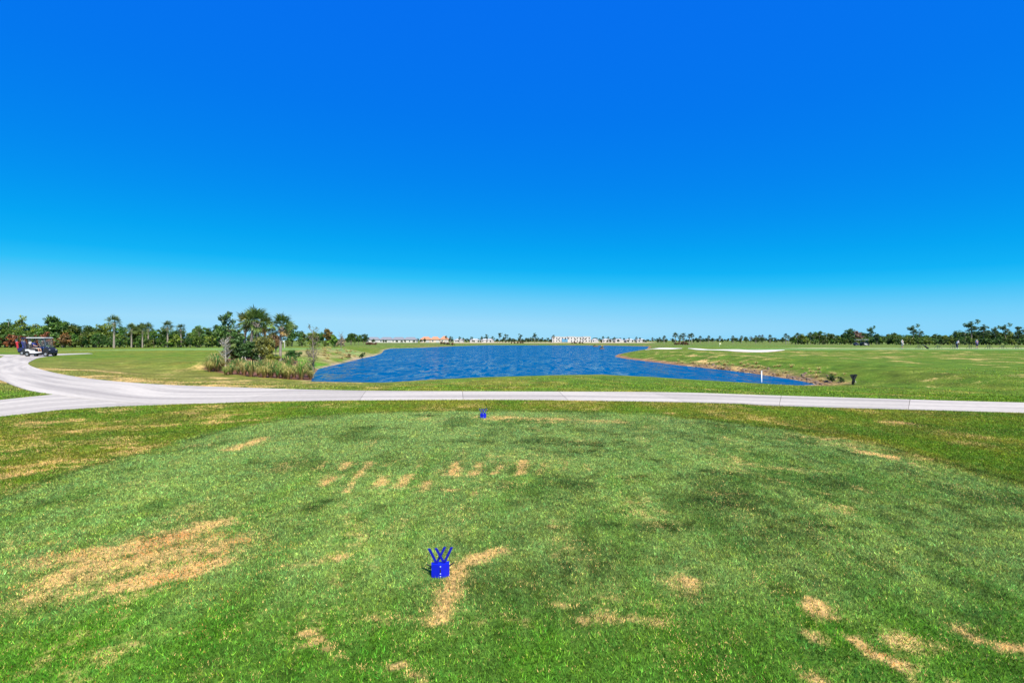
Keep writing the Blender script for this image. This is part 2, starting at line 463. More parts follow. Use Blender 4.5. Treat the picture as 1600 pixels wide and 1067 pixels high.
        c[near] = c[near] * (1 - kf) + C_DARK[None, :] * 0.75 * kf
    if BED is not None:
        sb = sd_box(BED, x, y, 3.0)
        f = sstep(0.25, -0.25, sb + 0.5 * (a3 - .5))
        mix(C_MULCH, f)
        dry *= (1 - f)
    return c, np.clip(dry, 0, 1)

bed_px = [(316, 577), (350, 584), (420, 590.5), (470, 594), (492, 595), (497, 578), (476, 566), (440, 560), (400, 557), (350, 561), (322, 568)]
BED = np.array([hit(*p)[:2] for p in bed_px])

# ------------------------------------------------------------------ ground sheet
def axis(segs):
    out = [segs[0][0]]
    for a, b, s0, s1 in segs:
        p = a
        while p < b - 1e-6:
            t = (p - a) / (b - a)
            p = min(b, p + s0 + (s1 - s0) * t)
            out.append(p)
    return np.array(out)

hx = axis([(0, 6.4, .08, .08), (6.4, 22, .08, .3), (22, 70, .3, 1.0), (70, 200, 1.0, 5), (200, 3500, 6, 320)])
gx = np.concatenate([-hx[::-1][:-1], hx])
gy = np.concatenate([-axis([(0, 3, .5, .5), (3, 60, .5, 8), (60, 600, 10, 80)])[::-1][:-1],
                     axis([(0, 1.6, .4, .1), (1.6, 12.5, .07, .08), (12.5, 20, .08, .15), (20, 62, .15, .5), (62, 130, .5, 1.2), (130, 420, 1.2, 6), (420, 3800, 8, 300)])])
GX, GY = np.meshgrid(gx, gy)
X = GX.ravel(); Y = GY.ravel()
SDP = path_sd(X, Y); SDL = sd_box(LAKE, X, Y, 40.0); SDT = sd_box(TEE, X, Y, 12.0)
Z = height(X, Y)
GC, GD = grass(X, Y, SDP, SDL, SDT)

def mesh_np(name, verts, faces, mats=(), smooth=False):
    """verts Nx3, faces MxK array (same K)"""
    me = bpy.data.meshes.new(name)
    verts = np.asarray(verts, np.float32); faces = np.asarray(faces, np.int32)
    k = faces.shape[1]
    me.vertices.add(len(verts))
    me.vertices.foreach_set('co', verts.ravel())
    me.loops.add(faces.size)
    me.loops.foreach_set('vertex_index', faces.ravel())
    me.polygons.add(len(faces))
    me.polygons.foreach_set('loop_start', np.arange(0, faces.size, k, dtype=np.int32))
    me.polygons.foreach_set('loop_total', np.full(len(faces), k, np.int32))
    if smooth:
        me.polygons.foreach_set('use_smooth', np.ones(len(faces), bool))
    me.update(calc_edges=True)
    for m in mats:
        me.materials.append(m)
    return me

def set_attr(me, name, data, typ='FLOAT', domain='POINT'):
    a = me.attributes.new(name, typ, domain)
    if typ == 'FLOAT':
        a.data.foreach_set('value', np.asarray(data, np.float32).ravel())
    else:
        d = np.asarray(data, np.float32)
        if d.shape[1] == 3:
            d = np.concatenate([d, np.ones((len(d), 1), np.float32)], 1)
        a.data.foreach_set('color', d.ravel())

def ground_mat():
    m, nt, b = new_mat('turf_ground')
    ca = N(nt, 'ShaderNodeAttribute', attribute_name='col')
    da = N(nt, 'ShaderNodeAttribute', attribute_name='dry')
    geo = N(nt, 'ShaderNodeNewGeometry')
    def noise(scale, det=4, sx=1, sy=1):
        mp = N(nt, 'ShaderNodeMapping')
        mp.inputs['Scale'].default_value = (sx, sy, 1)
        nt.links.new(geo.outputs['Position'], mp.inputs['Vector'])
        n = N(nt, 'ShaderNodeTexNoise')
        n.inputs['Scale'].default_value = scale
        n.inputs['Detail'].default_value = det
        nt.links.new(mp.outputs[0], n.inputs['Vector'])
        return n.outputs['Fac']
    n1 = noise(38, 5); n2 = noise(7.0, 4); n3 = noise(1.1, 5, 1.0, 0.6)
    # straw shows through in flecks where the turf is dry
    add = N(nt, 'ShaderNodeMath', operation='MULTIPLY_ADD')
    sub = N(nt, 'ShaderNodeMath', operation='ADD')
    nt.links.new(n3, sub.inputs[0]); nt.links.new(n2, sub.inputs[1])
    nt.links.new(sub.outputs[0], add.inputs[0]); add.inputs[1].default_value = 1.5
    add.inputs[2].default_value = -1.5
    s2 = N(nt, 'ShaderNodeMath', operation='ADD')
    nt.links.new(add.outputs[0], s2.inputs[0]); nt.links.new(da.outputs['Fac'], s2.inputs[1])
    mr = N(nt, 'ShaderNodeMapRange', interpolation_type='SMOOTHSTEP')
    mr.inputs['From Min'].default_value = 0.25
    mr.inputs['From Max'].default_value = 0.85
    nt.links.new(s2.outputs[0], mr.inputs['Value'])
    # lightness from the three noises
    m1 = N(nt, 'ShaderNodeMapRange'); m1.inputs['From Min'].default_value = .3; m1.inputs['From Max'].default_value = .7; m1.inputs['To Min'].default_value = .62; m1.inputs['To Max'].default_value = 1.38
    nt.links.new(n1, m1.inputs['Value'])
    m2 = N(nt, 'ShaderNodeMapRange'); m2.inputs['From Min'].default_value = .3; m2.inputs['From Max'].default_value = .7; m2.inputs['To Min'].default_value = .74; m2.inputs['To Max'].default_value = 1.26
    nt.links.new(n2, m2.inputs['Value'])
    m3 = N(nt, 'ShaderNodeMapRange'); m3.inputs['From Min'].default_value = .3; m3.inputs['From Max'].default_value = .7; m3.inputs['To Min'].default_value = .66; m3.inputs['To Max'].default_value = 1.34
    nt.links.new(n3, m3.inputs['Value'])
    p1 = N(nt, 'ShaderNodeMath', operation='MULTIPLY'); nt.links.new(m1.outputs[0], p1.inputs[0]); nt.links.new(m2.outputs[0], p1.inputs[1])
    p2 = N(nt, 'ShaderNodeMath', operation='MULTIPLY'); nt.links.new(p1.outputs[0], p2.inputs[0]); nt.links.new(m3.outputs[0], p2.inputs[1])
    sc = N(nt, 'ShaderNodeVectorMath', operation='SCALE')
    mx = N(nt, 'ShaderNodeMixRGB')
    nt.links.new(mr.outputs[0], mx.inputs[0])
    nt.links.new(ca.outputs['Color'], mx.inputs[1])
    mx.inputs[2].default_value = (*(C_STRAW * 0.60), 1)
    nt.links.new(mx.outputs[0], sc.inputs[0]); nt.links.new(p2.outputs[0], sc.inputs['Scale'])
    nt.links.new(sc.outputs[0], b.inputs['Base Color'])
    b.inputs['Roughness'].default_value = 0.9
    b.inputs['Specular IOR Level'].default_value = 0.08
    bp = N(nt, 'ShaderNodeBump'); bp.inputs['Strength'].default_value = 0.5; bp.inputs['Distance'].default_value = 0.03
    nt.links.new(p1.outputs[0], bp.inputs['Height'])
    nt.links.new(bp.outputs[0], b.inputs['Normal'])
    return m

M_GROUND = ground_mat()
nxg, nyg = len(gx), len(gy)
idx = np.arange(nxg * nyg).reshape(nyg, nxg)
faces = np.stack([idx[:-1, :-1].ravel(), idx[:-1, 1:].ravel(), idx[1:, 1:].ravel(), idx[1:, :-1].ravel()], 1)
g_me = mesh_np('ground', np.stack([X, Y, Z], 1), faces, [M_GROUND], smooth=True)
under_blades = (0.78 + 0.22 * np.maximum(sstep(9.0, 13.5, Y), sstep(-1, -3, Y)))[:, None]     # ground colour darkened where the near blades stand
set_attr(g_me, 'col', GC * under_blades, 'FLOAT_COLOR')
set_attr(g_me, 'dry', GD)
tag(link('ground', g_me), 'mown green golf course turf with dry straw patches', None, None, 'structure')

# ------------------------------------------------------------------ water
def water_mat():
    m, nt, b = new_mat('lake_water')
    geo = N(nt, 'ShaderNodeNewGeometry')
    def wave(scale, sx, sy, rz, det, dist=0.3, rough=.5):
        mp = N(nt, 'ShaderNodeMapping')
        mp.inputs['Scale'].default_value = (sx, sy, 1)
        mp.inputs['Rotation'].default_value = (0, 0, rz)
        nt.links.new(geo.outputs['Position'], mp.inputs['Vector'])
        n = N(nt, 'ShaderNodeTexNoise')
        n.inputs['Scale'].default_value = scale
        n.inputs['Detail'].default_value = det
        n.inputs['Distortion'].default_value = dist
        n.inputs['Roughness'].default_value = rough
        nt.links.new(mp.outputs[0], n.inputs['Vector'])
        return n.outputs['Fac']
    def slope(scale, sx, sy, rz, det, k):
        mp = N(nt, 'ShaderNodeMapping'); mp.inputs['Scale'].default_value = (sx, sy, 1); mp.inputs['Rotation'].default_value = (0, 0, rz)
        nt.links.new(geo.outputs['Position'], mp.inputs['Vector'])
        n = N(nt, 'ShaderNodeTexNoise'); n.inputs['Scale'].default_value = scale; n.inputs['Detail'].default_value = det
        nt.links.new(mp.outputs[0], n.inputs['Vector'])
        s0 = N(nt, 'ShaderNodeVectorMath', operation='SUBTRACT'); s0.inputs[1].default_value = (.5, .5, .5)
        nt.links.new(n.outputs['Color'], s0.inputs[0])
        s1 = N(nt, 'ShaderNodeVectorMath', operation='MULTIPLY'); s1.inputs[1].default_value = (k, k, 0)
        nt.links.new(s0.outputs[0], s1.inputs[0])
        return s1.outputs[0]
    # facet slopes: wind ripples whose strength comes and goes in streaks, over a slower chop
    fine = slope(5.0, 1.0, 1.4, 0.2, 3, 1.3); chop = slope(1.6, 1.0, 0.26, 0.05, 4, 2.6)
    w3 = wave(0.7, 1.0, 0.28, 0.05, 7, 0.4, .74)
    amp = N(nt, 'ShaderNodeMapRange'); amp.inputs['From Min'].default_value = .38; amp.inputs['From Max'].default_value = .62; amp.inputs['To Min'].default_value = .10; amp.inputs['To Max'].default_value = 1.5
    nt.links.new(w3, amp.inputs['Value'])
    fs = N(nt, 'ShaderNodeVectorMath', operation='SCALE'); nt.links.new(fine, fs.inputs[0]); nt.links.new(amp.outputs[0], fs.inputs['Scale'])
    ad = N(nt, 'ShaderNodeVectorMath', operation='ADD'); nt.links.new(fs.outputs[0], ad.inputs[0]); nt.links.new(chop, ad.inputs[1])
    a2_ = N(nt, 'ShaderNodeVectorMath', operation='ADD'); nt.links.new(ad.outputs[0], a2_.inputs[0]); a2_.inputs[1].default_value = (0, 0, 1)
    nz = N(nt, 'ShaderNodeVectorMath', operation='NORMALIZE'); nt.links.new(a2_.outputs[0], nz.inputs[0])
    # choppy water hides part of its own grazing reflection, so the sky's share is capped
    out = nt.nodes['Material Output']
    nt.nodes.remove(b)
    df = N(nt, 'ShaderNodeBsdfDiffuse'); df.inputs['Color'].default_value = (0.0005, 0.080, 0.200, 1)
    gl = N(nt, 'ShaderNodeBsdfGlossy'); gl.inputs['Roughness'].default_value = 0.08
    fr = N(nt, 'ShaderNodeFresnel'); fr.inputs['IOR'].default_value = 1.33
    fm = N(nt, 'ShaderNodeMath', operation='MULTIPLY'); fm.inputs[1].default_value = 0.52
    mx = N(nt, 'ShaderNodeMixShader')
    for nd in (gl, fr): nt.links.new(nz.outputs[0], nd.inputs['Normal'])
    cm = N(nt, 'ShaderNodeMapRange'); cm.inputs['From Min'].default_value = .40; cm.inputs['From Max'].default_value = .60; cm.inputs['To Min'].default_value = 0.85; cm.inputs['To Max'].default_value = 0.12
    nt.links.new(w3, cm.inputs['Value']); nt.links.new(cm.outputs[0], fm.inputs[1])
    nt.links.new(fr.outputs[0], fm.inputs[0]); nt.links.new(fm.outputs[0], mx.inputs[0])
    nt.links.new(df.outputs[0], mx.inputs[1]); nt.links.new(gl.outputs[0], mx.inputs[2])
    nt.links.new(mx.outputs[0], out.inputs['Surface'])
    return m
M_WATER = water_mat()
wv = [(-52, 26, WATER), (66, 26, WATER), (66, 285, WATER), (-52, 285, WATER)]
tag(link('lake', mesh_np('lake', wv, [(0, 1, 2, 3)], [M_WATER])), 'wind rippled deep blue lake', None, None, 'structure')

# ------------------------------------------------------------------ mesh builder
class MB:
    def __init__(s):
        s.v = []; s.f = []
    def quad(s, a, b, c, d):
        n = len(s.v); s.v += [tuple(a), tuple(b), tuple(c), tuple(d)]; s.f.append((n, n + 1, n + 2, n + 3)); return s
    def box(s, c, size, rz=0.0, bev=0.0, rot=None):
        hx_, hy_, hz_ = size[0] / 2, size[1] / 2, size[2] / 2
        M3 = rot.to_matrix() if rot is not None else Matrix.Rotation(rz, 3, 'Z')
        b = min(bev, hx_ * .9, hy_ * .9, hz_ * .9)
        n = len(s.v)
        if b <= 0:
            for z in (-hz_, hz_):
                for x, y in ((-hx_, -hy_), (hx_, -hy_), (hx_, hy_), (-hx_, hy_)):
                    s.v.append(tuple(M3 @ Vector((x, y, z)) + Vector(c)))
            for q in ((3, 2, 1, 0), (4, 5, 6, 7), (0, 1, 5, 4), (1, 2, 6, 5), (2, 3, 7, 6), (3, 0, 4, 7)):
                s.f.append(tuple(n + i for i in q))
        else:
            rings = []
            for z, ins in ((-hz_, b), (-hz_ + b, 0), (hz_ - b, 0), (hz_, b)):
                ring = []
                ax, ay = hx_ - ins, hy_ - ins
                for x, y in ((-ax + b, -ay), (ax - b, -ay), (ax, -ay + b), (ax, ay - b), (ax - b, ay), (-ax + b, ay), (-ax, ay - b), (-ax, -ay + b)):
                    ring.append(len(s.v)); s.v.append(tuple(M3 @ Vector((x, y, z)) + Vector(c)))
                rings.append(ring)
            for r0, r1 in zip(rings[:-1], rings[1:]):
                for i in range(8):
                    j = (i + 1) % 8
                    s.f.append((r0[i], r0[j], r1[j], r1[i]))
            s.f.append(tuple(rings[0][::-1])); s.f.append(tuple(rings[-1]))
        return s
    def tube(s, pts, radii, n=8, cap=True):
        pts = [Vector(p) for p in pts]
        if not isinstance(radii, (list, tuple)): radii = [radii] * len(pts)
        rings = []
        up = Vector((0, 0, 1))
        for i, p in enumerate(pts):
            t = (pts[min(i + 1, len(pts) - 1)] - pts[max(i - 1, 0)])
            if t.length < 1e-9: t = Vector((0, 0, 1))
            t.normalize()
            a = t.cross(Vector((0, 1, 0)) if abs(t.y) < 0.9 else Vector((1, 0, 0))).normalized()
            b = t.cross(a)
            ring = []
            for k in range(n):
                an = 2 * math.pi * k / n
                ring.append(len(s.v)); s.v.append(tuple(p + (a * math.cos(an) + b * math.sin(an)) * radii[i]))
            rings.append(ring)
        for r0, r1 in zip(rings[:-1], rings[1:]):
            for k in range(n):
                j = (k + 1) % n
                s.f.append((r0[k], r0[j], r1[j], r1[k]))
        if cap:
            s.f.append(tuple(rings[0][::-1])); s.f.append(tuple(rings[-1]))
        return s
    def prism(s, poly, axis_, t0, t1):
        """extrude a 2d outline; axis_ 'y' gives (x,z) outline along y, 'z' gives (x,y) along z"""
        n = len(s.v); m = len(poly)
        for t in (t0, t1):
            for a, b in poly:
                s.v.append((a, t, b) if axis_ == 'y' else ((a, b, t) if axis_ == 'z' else (t, a, b)))
        for i in range(m):
            j = (i + 1) % m
            s.f.append((n + i, n + j, n + m + j, n + m + i))
        s.f.append(tuple(n + i for i in range(m))[::-1]); s.f.append(tuple(n + m + i for i in range(m)))
        return s
    def ell(s, c, r, nu=10, nv=6):
        n = len(s.v)
        s.v.append((c[0], c[1], c[2] - r[2]))
        for j in range(1, nv):
            th = math.pi * j / nv - math.pi / 2
            for i in range(nu):
                a = 2 * math.pi * i / nu
                s.v.append((c[0] + r[0] * math.cos(th) * math.cos(a), c[1] + r[1] * math.cos(th) * math.sin(a), c[2] + r[2] * math.sin(th)))
        s.v.append((c[0], c[1], c[2] + r[2]))
        for i in range(nu):
            k = (i + 1) % nu
            s.f.append((n, n + 1 + k, n + 1 + i))
            for j in range(nv - 2):
                a = n + 1 + j * nu
                s.f.append((a + i, a + k, a + nu + k, a + nu + i))
            a = n + 1 + (nv - 2) * nu
            s.f.append((a + i, a + k, n + 1 + (nv - 1) * nu))
        return s
    def mesh(s, name, m, smooth=False):
        me = bpy.data.meshes.new(name)
        me.from_pydata(s.v, [], s.f)
        me.update()
        import bmesh
        bm = bmesh.new(); bm.from_mesh(me)
        bmesh.ops.recalc_face_normals(bm, faces=bm.faces)
        bm.to_mesh(me); bm.free()
        if smooth:
            me.polygons.foreach_set('use_smooth', [True] * len(me.polygons))
        if m: me.materials.append(m)
        return me
    def build(s, name, m, parent=None, smooth=False, **kw):
        return link(name, s.mesh(name, m, smooth), parent, **kw)

# ------------------------------------------------------------------ cart path of concrete slabs
def concrete_mat():
    m, nt, b = new_mat('path_concrete')
    geo = N(nt, 'ShaderNodeNewGeometry')
    al = N(nt, 'ShaderNodeAttribute', attribute_name='along')
    def noise(scale, det, sx=1, sy=1, rz=0, along=False):
        mp = N(nt, 'ShaderNodeMapping'); mp.inputs['Scale'].default_value = (sx, sy, 1); mp.inputs['Rotation'].default_value = (0, 0, rz)
        nt.links.new(al.outputs['Vector'] if along else geo.outputs['Position'], mp.inputs['Vector'])
        n = N(nt, 'ShaderNodeTexNoise'); n.inputs['Scale'].default_value = scale; n.inputs['Detail'].default_value = det
        nt.links.new(mp.outputs[0], n.inputs['Vector'])
        return n.outputs['Fac']
    n1 = noise(1.0, 5, 1.6, 0.10, 0, True); n2 = noise(9, 6)
    cr = N(nt, 'ShaderNodeValToRGB')
    cr.color_ramp.elements[0].position = .34; cr.color_ramp.elements[0].color = (0.325, 0.290, 0.250, 1)
    cr.color_ramp.elements[1].position = .62; cr.color_ramp.elements[1].color = (0.51, 0.46, 0.385, 1)
    nt.links.new(n1, cr.inputs[0])
    mr = N(nt, 'ShaderNodeMapRange'); mr.inputs['From Min'].default_value = .3; mr.inputs['From Max'].default_value = .7; mr.inputs['To Min'].default_value = .9; mr.inputs['To Max'].default_value = 1.08
    nt.links.new(n2, mr.inputs['Value'])
    sc = N(nt, 'ShaderNodeVectorMath', operation='SCALE')
    nt.links.new(cr.outputs[0], sc.inputs[0]); nt.links.new(mr.outputs[0], sc.inputs['Scale'])
    oi = N(nt, 'ShaderNodeObjectInfo')
    mo = N(nt, 'ShaderNodeMapRange'); mo.inputs['To Min'].default_value = .93; mo.inputs['To Max'].default_value = 1.05
    nt.links.new(oi.outputs['Random'], mo.inputs['Value'])
    s2 = N(nt, 'ShaderNodeVectorMath', operation='SCALE')
    nt.links.new(sc.outputs[0], s2.inputs[0]); nt.links.new(mo.outputs[0], s2.inputs['Scale'])
    nt.links.new(s2.outputs[0], b.inputs['Base Color'])
    b.inputs['Roughness'].default_value = 0.85
    b.inputs['Specular IOR Level'].default_value = 0.2
    bp = N(nt, 'ShaderNodeBump'); bp.inputs['Strength'].default_value = 0.25; bp.inputs['Distance'].default_value = 0.01
    nt.links.new(n2, bp.inputs['Height']); nt.links.new(bp.outputs[0], b.inputs['Normal'])
    return m
M_CONC = concrete_mat()

path_root = bpy.data.objects.new('cart_path', None)
COL.objects.link(path_root)
path_root['kind'] = 'structure'
path_root['label'] = 'pale concrete golf cart path of jointed slabs'

def slabs(pairs, pitch, smooth=True, top=0.012):
    if smooth:
        A = catmull([p[0] for p in pairs]); B = catmull([p[1] for p in pairs])
    else:
        A = np.array([p[0] for p in pairs]); B = np.array([p[1] for p in pairs])
    mid = (A + B) / 2
    L = np.concatenate([[0], np.cumsum(np.hypot(*np.diff(mid, axis=0).T))])
    def ev(s):
        return (np.array([np.interp(s, L, A[:, 0]), np.interp(s, L, A[:, 1])]), np.array([np.interp(s, L, B[:, 0]), np.interp(s, L, B[:, 1])]))
    s = 0.0; gap = 0.005
    while s < L[-1] - 0.4:
        e = min(L[-1], s + pitch)
        if L[-1] - e < 0.6: e = L[-1]
        st = np.linspace(s + gap, e - gap, 7)
        mb = MB(); uvp = []
        for z in (top, -0.10):
            for q in st:
                a, b = ev(q)
                mb.v.append((a[0], a[1], z)); mb.v.append((b[0], b[1], z))
                if z == top: uvp += [(0.0, q, 0.0), (float(np.hypot(*(b - a))), q, 0.0)]
        m = len(st)
        for i in range(m - 1):
            k = 2 * i
            mb.f.append((k, k + 1, k + 3, k + 2))
            mb.f.append((2 * m + k, 2 * m + k + 2, 2 * m + k + 3, 2 * m + k + 1))
            mb.f.append((k, k + 2, 2 * m + k + 2, 2 * m + k)); mb.f.append((k + 1, 2 * m + k + 1, 2 * m + k + 3, k + 3))
        mb.f.append((0, 2 * m, 2 * m + 1, 1)); e_ = 2 * (m - 1)
        mb.f.append((e_, e_ + 1, 2 * m + e_ + 1, 2 * m + e_))
        sl = mb.build('slab', M_CONC, path_root)
        at_ = sl.data.attributes.new('along', 'FLOAT_VECTOR', 'POINT')
        at_.data.foreach_set('vector', np.array(uvp + uvp, np.float32).ravel())
        s = e
slabs(PAIRS, 2.9)
slabs(BRANCH, 2.9, False, 0.006)
slabs(SPUR, 3.2, False, 0.006)

# ------------------------------------------------------------------ turf blades
def blade_mat():
    m = bpy.data.materials.new('turf_blades')
    m.use_nodes = True
    nt = m.node_tree; nt.nodes.clear()
    out = N(nt, 'ShaderNodeOutputMaterial')
    at_ = N(nt, 'ShaderNodeAttribute', attribute_name='col')
    d = N(nt, 'ShaderNodeBsdfDiffuse'); t = N(nt, 'ShaderNodeBsdfTranslucent'); mx = N(nt, 'ShaderNodeMixShader')
    mx.inputs[0].default_value = 0.35
    nt.links.new(at_.outputs['Color'], d.inputs['Color']); nt.links.new(at_.outputs['Color'], t.inputs['Color'])
    nt.links.new(d.outputs[0], mx.inputs[1]); nt.links.new(t.outputs[0], mx.inputs[2])
    nt.links.new(mx.outputs[0], out.inputs['Surface'])
    return m
M_BLADE = blade_mat()

def turf(name, label, y0, y1, dens0, dens1, hgt, wid, gain, floor=0.05):
    # sample rows so that density falls off with distance
    ys = []; xs = []
    edges = np.linspace(y0, y1, 60)
    for a, b in zip(edges[:-1], edges[1:]):
        yc = (a + b) / 2; t = (yc - y0) / (y1 - y0)
        dens = dens0 * (dens1 / dens0) ** t
        w = 1.06 * yc + 1.3
        n = int(dens * (b - a) * 2 * w)
        ys.append(RNG.uniform(a, b, n)); xs.append(RNG.uniform(-w, w, n))
    x = np.concatenate(xs); y = np.concatenate(ys)
    sp = path_sd(x, y); sl = sd_box(LAKE, x, y, 12.0)
    k = (sp > 0.0) & (sl > 0.15)
    if BED is not None: k &= sd_box(BED, x, y, 3.0) > 0.1
    x = x[k]; y = y[k]; sp = sp[k]; sl = sl[k]
    n = len(x)
    sdt = sd_box(TEE, x, y, 12.0)
    z = height(x, y)
    c, dry = grass(x, y, sp, sl, sdt)
    tuft = np.clip(0.5 + 1.5 * (0.40 * fbm(x * 30, y * 30, 81, 2) + 0.60 * fbm(x * 85, y * 85, 83, 2) - 0.5), 0, 1)
    orange = fbm(x * 5, y * 5, 87, 3) - 0.12 + 0.26 * sstep(-1.4, -1.8, x) * sstep(4.6, 4.0, y)
    hue = fbm(x * 9, y * 9, 85, 2) + RNG.normal(0, .25, n)
    straw = RNG.random(n) < np.clip(dry * 0.86 - 0.02 + 1.5 * (tuft - 0.5) * (0.2 + dry), floor, 0.93)
    c = np.where(straw[:, None], C_STRAW[None, :] * RNG.uniform(.45, 1.2, (n, 1)) * (0.35 + 1.25 * tuft)[:, None] * np.stack([np.ones(n), 1 - .35 * sstep(.55, .8, orange), 1 - .45 * sstep(.55, .8, orange)], 1), c * (RNG.random((n, 1)) ** 1.5 * 1.9 + .32) * (0.12 + 1.95 * tuft ** 1.15)[:, None] * np.stack([1 + .5 * (hue - .5), np.ones(n), 1 - .4 * (hue - .5)], 1))
    far = 1 + 0.09 * np.maximum(y - 2.5, 0)
    onTee = sstep(0.1, -0.1, sdt)
    h = hgt * RNG.uniform(.55, 1.3, n) * (1 + 0.25 * (1 - onTee)) * np.where(straw, .6, 1.0) * (1 + 0.02 * y)
    w = wid * RNG.uniform(.7, 1.3, n) * far
    an = RNG.uniform(0, 2 * np.pi, n); la = RNG.uniform(0, 2 * np.pi, n); ll = RNG.uniform(.3, 1.3, n) * h
    dx = np.cos(an) * w / 2; dy = np.sin(an) * w / 2
    V = np.empty((n, 3, 3), np.float32)
    V[:, 0] = np.stack([x - dx, y - dy, z - 0.003], 1); V[:, 1] = np.stack([x + dx, y + dy, z - 0.003], 1)
    V[:, 2] = np.stack([x + np.cos(la) * ll, y + np.sin(la) * ll, z + h], 1)
    me = mesh_np(name, V.reshape(-1, 3), np.arange(n * 3).reshape(n, 3), [M_BLADE])
    set_attr(me, 'col', np.repeat(c * gain, 3, 0), 'FLOAT_COLOR')
    tag(link(name, me), label, 'grass', None, 'stuff')
    return n
turf('short_grass', 'short blades of mown grass on the tee and its surround', 2.05, 13.9, 18000, 2400, 0.017, 0.0042, 1.45)
turf('verge_grass', 'coarser grass blades on the bank between path and lake', 13.6, 30.0, 420, 12, 0.022, 0.007, 1.5, 0.01)

# ------------------------------------------------------------------ foliage generators
M_LEAF = leaf_mat('tree_leaves')
M_FROND = leaf_mat('palm_leaves', trans=0.2, lo=0.5, hi=1.5, warm=(1.2, 1.0, 0.6))
M_BARK = mat('bark_grey', (0.20, 0.165, 0.13), .9, var=.35, scale=5, bump=.6, bscale=25)
M_PBARK = mat('palm_bark', (0.27, 0.23, 0.19), .9, var=.35, scale=7, bump=.6, bscale=20)
M_PALE = mat('pale_wood', (0.45, 0.42, 0.37), .85, var=.2, scale=8)

def leaves(centers, radii, per, leaf, rng, outward=None, flat_=0.0, varc=None):
    """leaf quads scattered in clumps; returns verts, faces, var"""
    V = []; A = []
    for i, (c, r) in enumerate(zip(centers, radii)):
        k = per if np.isscalar(per) else per[i]
        p = rng.normal(size=(k, 3)); p /= np.linalg.norm(p, axis=1)[:, None] + 1e-9
        p *= (rng.random((k, 1)) ** 0.45) * r
        p[:, 2] *= (1 - flat_)
        nrm = rng.normal(size=(k, 3)) * 0.8 + p / (r + 1e-9) * 0.7 + np.array([0, 0, 0.5])
        nrm /= np.linalg.norm(nrm, axis=1)[:, None]
        u = np.cross(nrm, rng.normal(size=(k, 3))); u /= np.linalg.norm(u, axis=1)[:, None] + 1e-9
        v = np.cross(nrm, u)
        s = leaf * rng.uniform(.6, 1.3, (k, 1))
        c0 = np.asarray(c) + p
        q = np.stack([c0 - u * s, c0 - v * s * .55, c0 + u * s, c0 + v * s * .55], 1)
        V.append(q)
        base = rng.random() if varc is None else varc[i]
        A.append(np.clip(base * 0.6 + rng.random(k) * 0.4, 0, 1))
    V = np.concatenate(V); A = np.concatenate(A)
    return V.reshape(-1, 3), np.arange(len(V) * 4).reshape(-1, 4), np.repeat(A, 4)

def leaf_mesh(name, V, Fc, A, m):
    me = mesh_np(name, V, Fc, [m])
    set_attr(me, 'var', A)
    return me

def scrub_proto(seed, H=6.0, rx=2.6, trunk_h=1.2, ncl=60, per=46, leaf=0.2, low=0.14, tr=1.0):
    """round-headed evergreen: trunk with limbs and a broken crown of clumps"""
    rng = np.random.default_rng(seed)
    lobes = [(rng.uniform(-.45, .45) * rx, rng.uniform(-.45, .45) * rx, H * rng.uniform(.32, .76), rx * rng.uniform(.42, .62)) for _ in range(8)]
    lobes.append((rng.uniform(-.2, .2) * rx, 0, H * .82, rx * .45))
    cs = []; rs = []
    for i in range(ncl):
        lx, ly, lz, lr = lobes[rng.integers(len(lobes))]
        d = rng.normal(size=3); d /= np.linalg.norm(d)
        d *= lr * rng.uniform(.55, 1.05)
        c = np.array([lx, ly, lz]) + d * np.array([1, 1, .8])
        c[2] = min(max(c[2], H * low), H * .97)
        cs.append(c); rs.append(rx * rng.uniform(.16, .3))
    V, Fc, A = leaves(cs, rs, per, leaf, rng, flat_=.2)
    crown = leaf_mesh('scrub_crown', V, Fc, A, M_LEAF)
    t = MB()
    bend = [(0, 0, -0.2), (rng.uniform(-.15, .15), rng.uniform(-.1, .1), trunk_h * .5), (rng.uniform(-.3, .3), rng.uniform(-.2, .2), trunk_h), (0, 0, H * .62)]
    t.tube(bend, [.15 * tr, .13 * tr, .11 * tr, .04 * tr], 7)
    for l in lobes:
        b0 = Vector(bend[2]) * rng.uniform(.7, 1.0)
        t.tube([b0, b0.lerp(Vector(l[:3]), .5) + Vector((0, 0, .15)), l[:3]], [.07 * tr, .05 * tr, .02 * tr], 5)
    return crown, t.mesh('scrub_trunk', M_BARK, True)

def pine_proto(seed, H=9.0, leaf=0.2):
    """slash pine: tall bare stem and a few flat clumps of needles near the top"""
    rng = np.random.default_rng(seed)
    t = MB()
    lean = rng.uniform(-.35, .35)
    stem = [(0, 0, -.2), (lean * .3, 0, H * .35), (lean * .8, 0, H * .7), (lean, .1, H * .95)]
    t.tube(stem, [.17, .14, .10, .04], 7)
    cs = []; rs = []
    for i in range(rng.integers(9, 13)):
        zz = H * rng.uniform(.5, .93)
        an = rng.uniform(0, 6.28); L = rng.uniform(.5, 2.0) * (1.15 - .5 * (zz / H))
        b0 = Vector((lean * zz / H, 0, zz)); tip = b0 + Vector((math.cos(an) * L, math.sin(an) * L, rng.uniform(.15, .6)))
        t.tube([b0, b0.lerp(tip, .5) + Vector((0, 0, -.08)), tip], [.05, .035, .015], 5)
        for j in range(3):
            cs.append(np.array(tip) + rng.normal(size=3) * .40 * np.array([1, 1, .7])); rs.append(rng.uniform(.40, .75))
    cs.append(np.array([lean, .1, H * .96])); rs.append(.6)
    V, Fc, A = leaves(cs, rs, 36, leaf, rng, flat_=.22)
    return leaf_mesh('pine_crown', V, Fc, A, M_LEAF), t.mesh('pine_trunk', M_BARK, True)

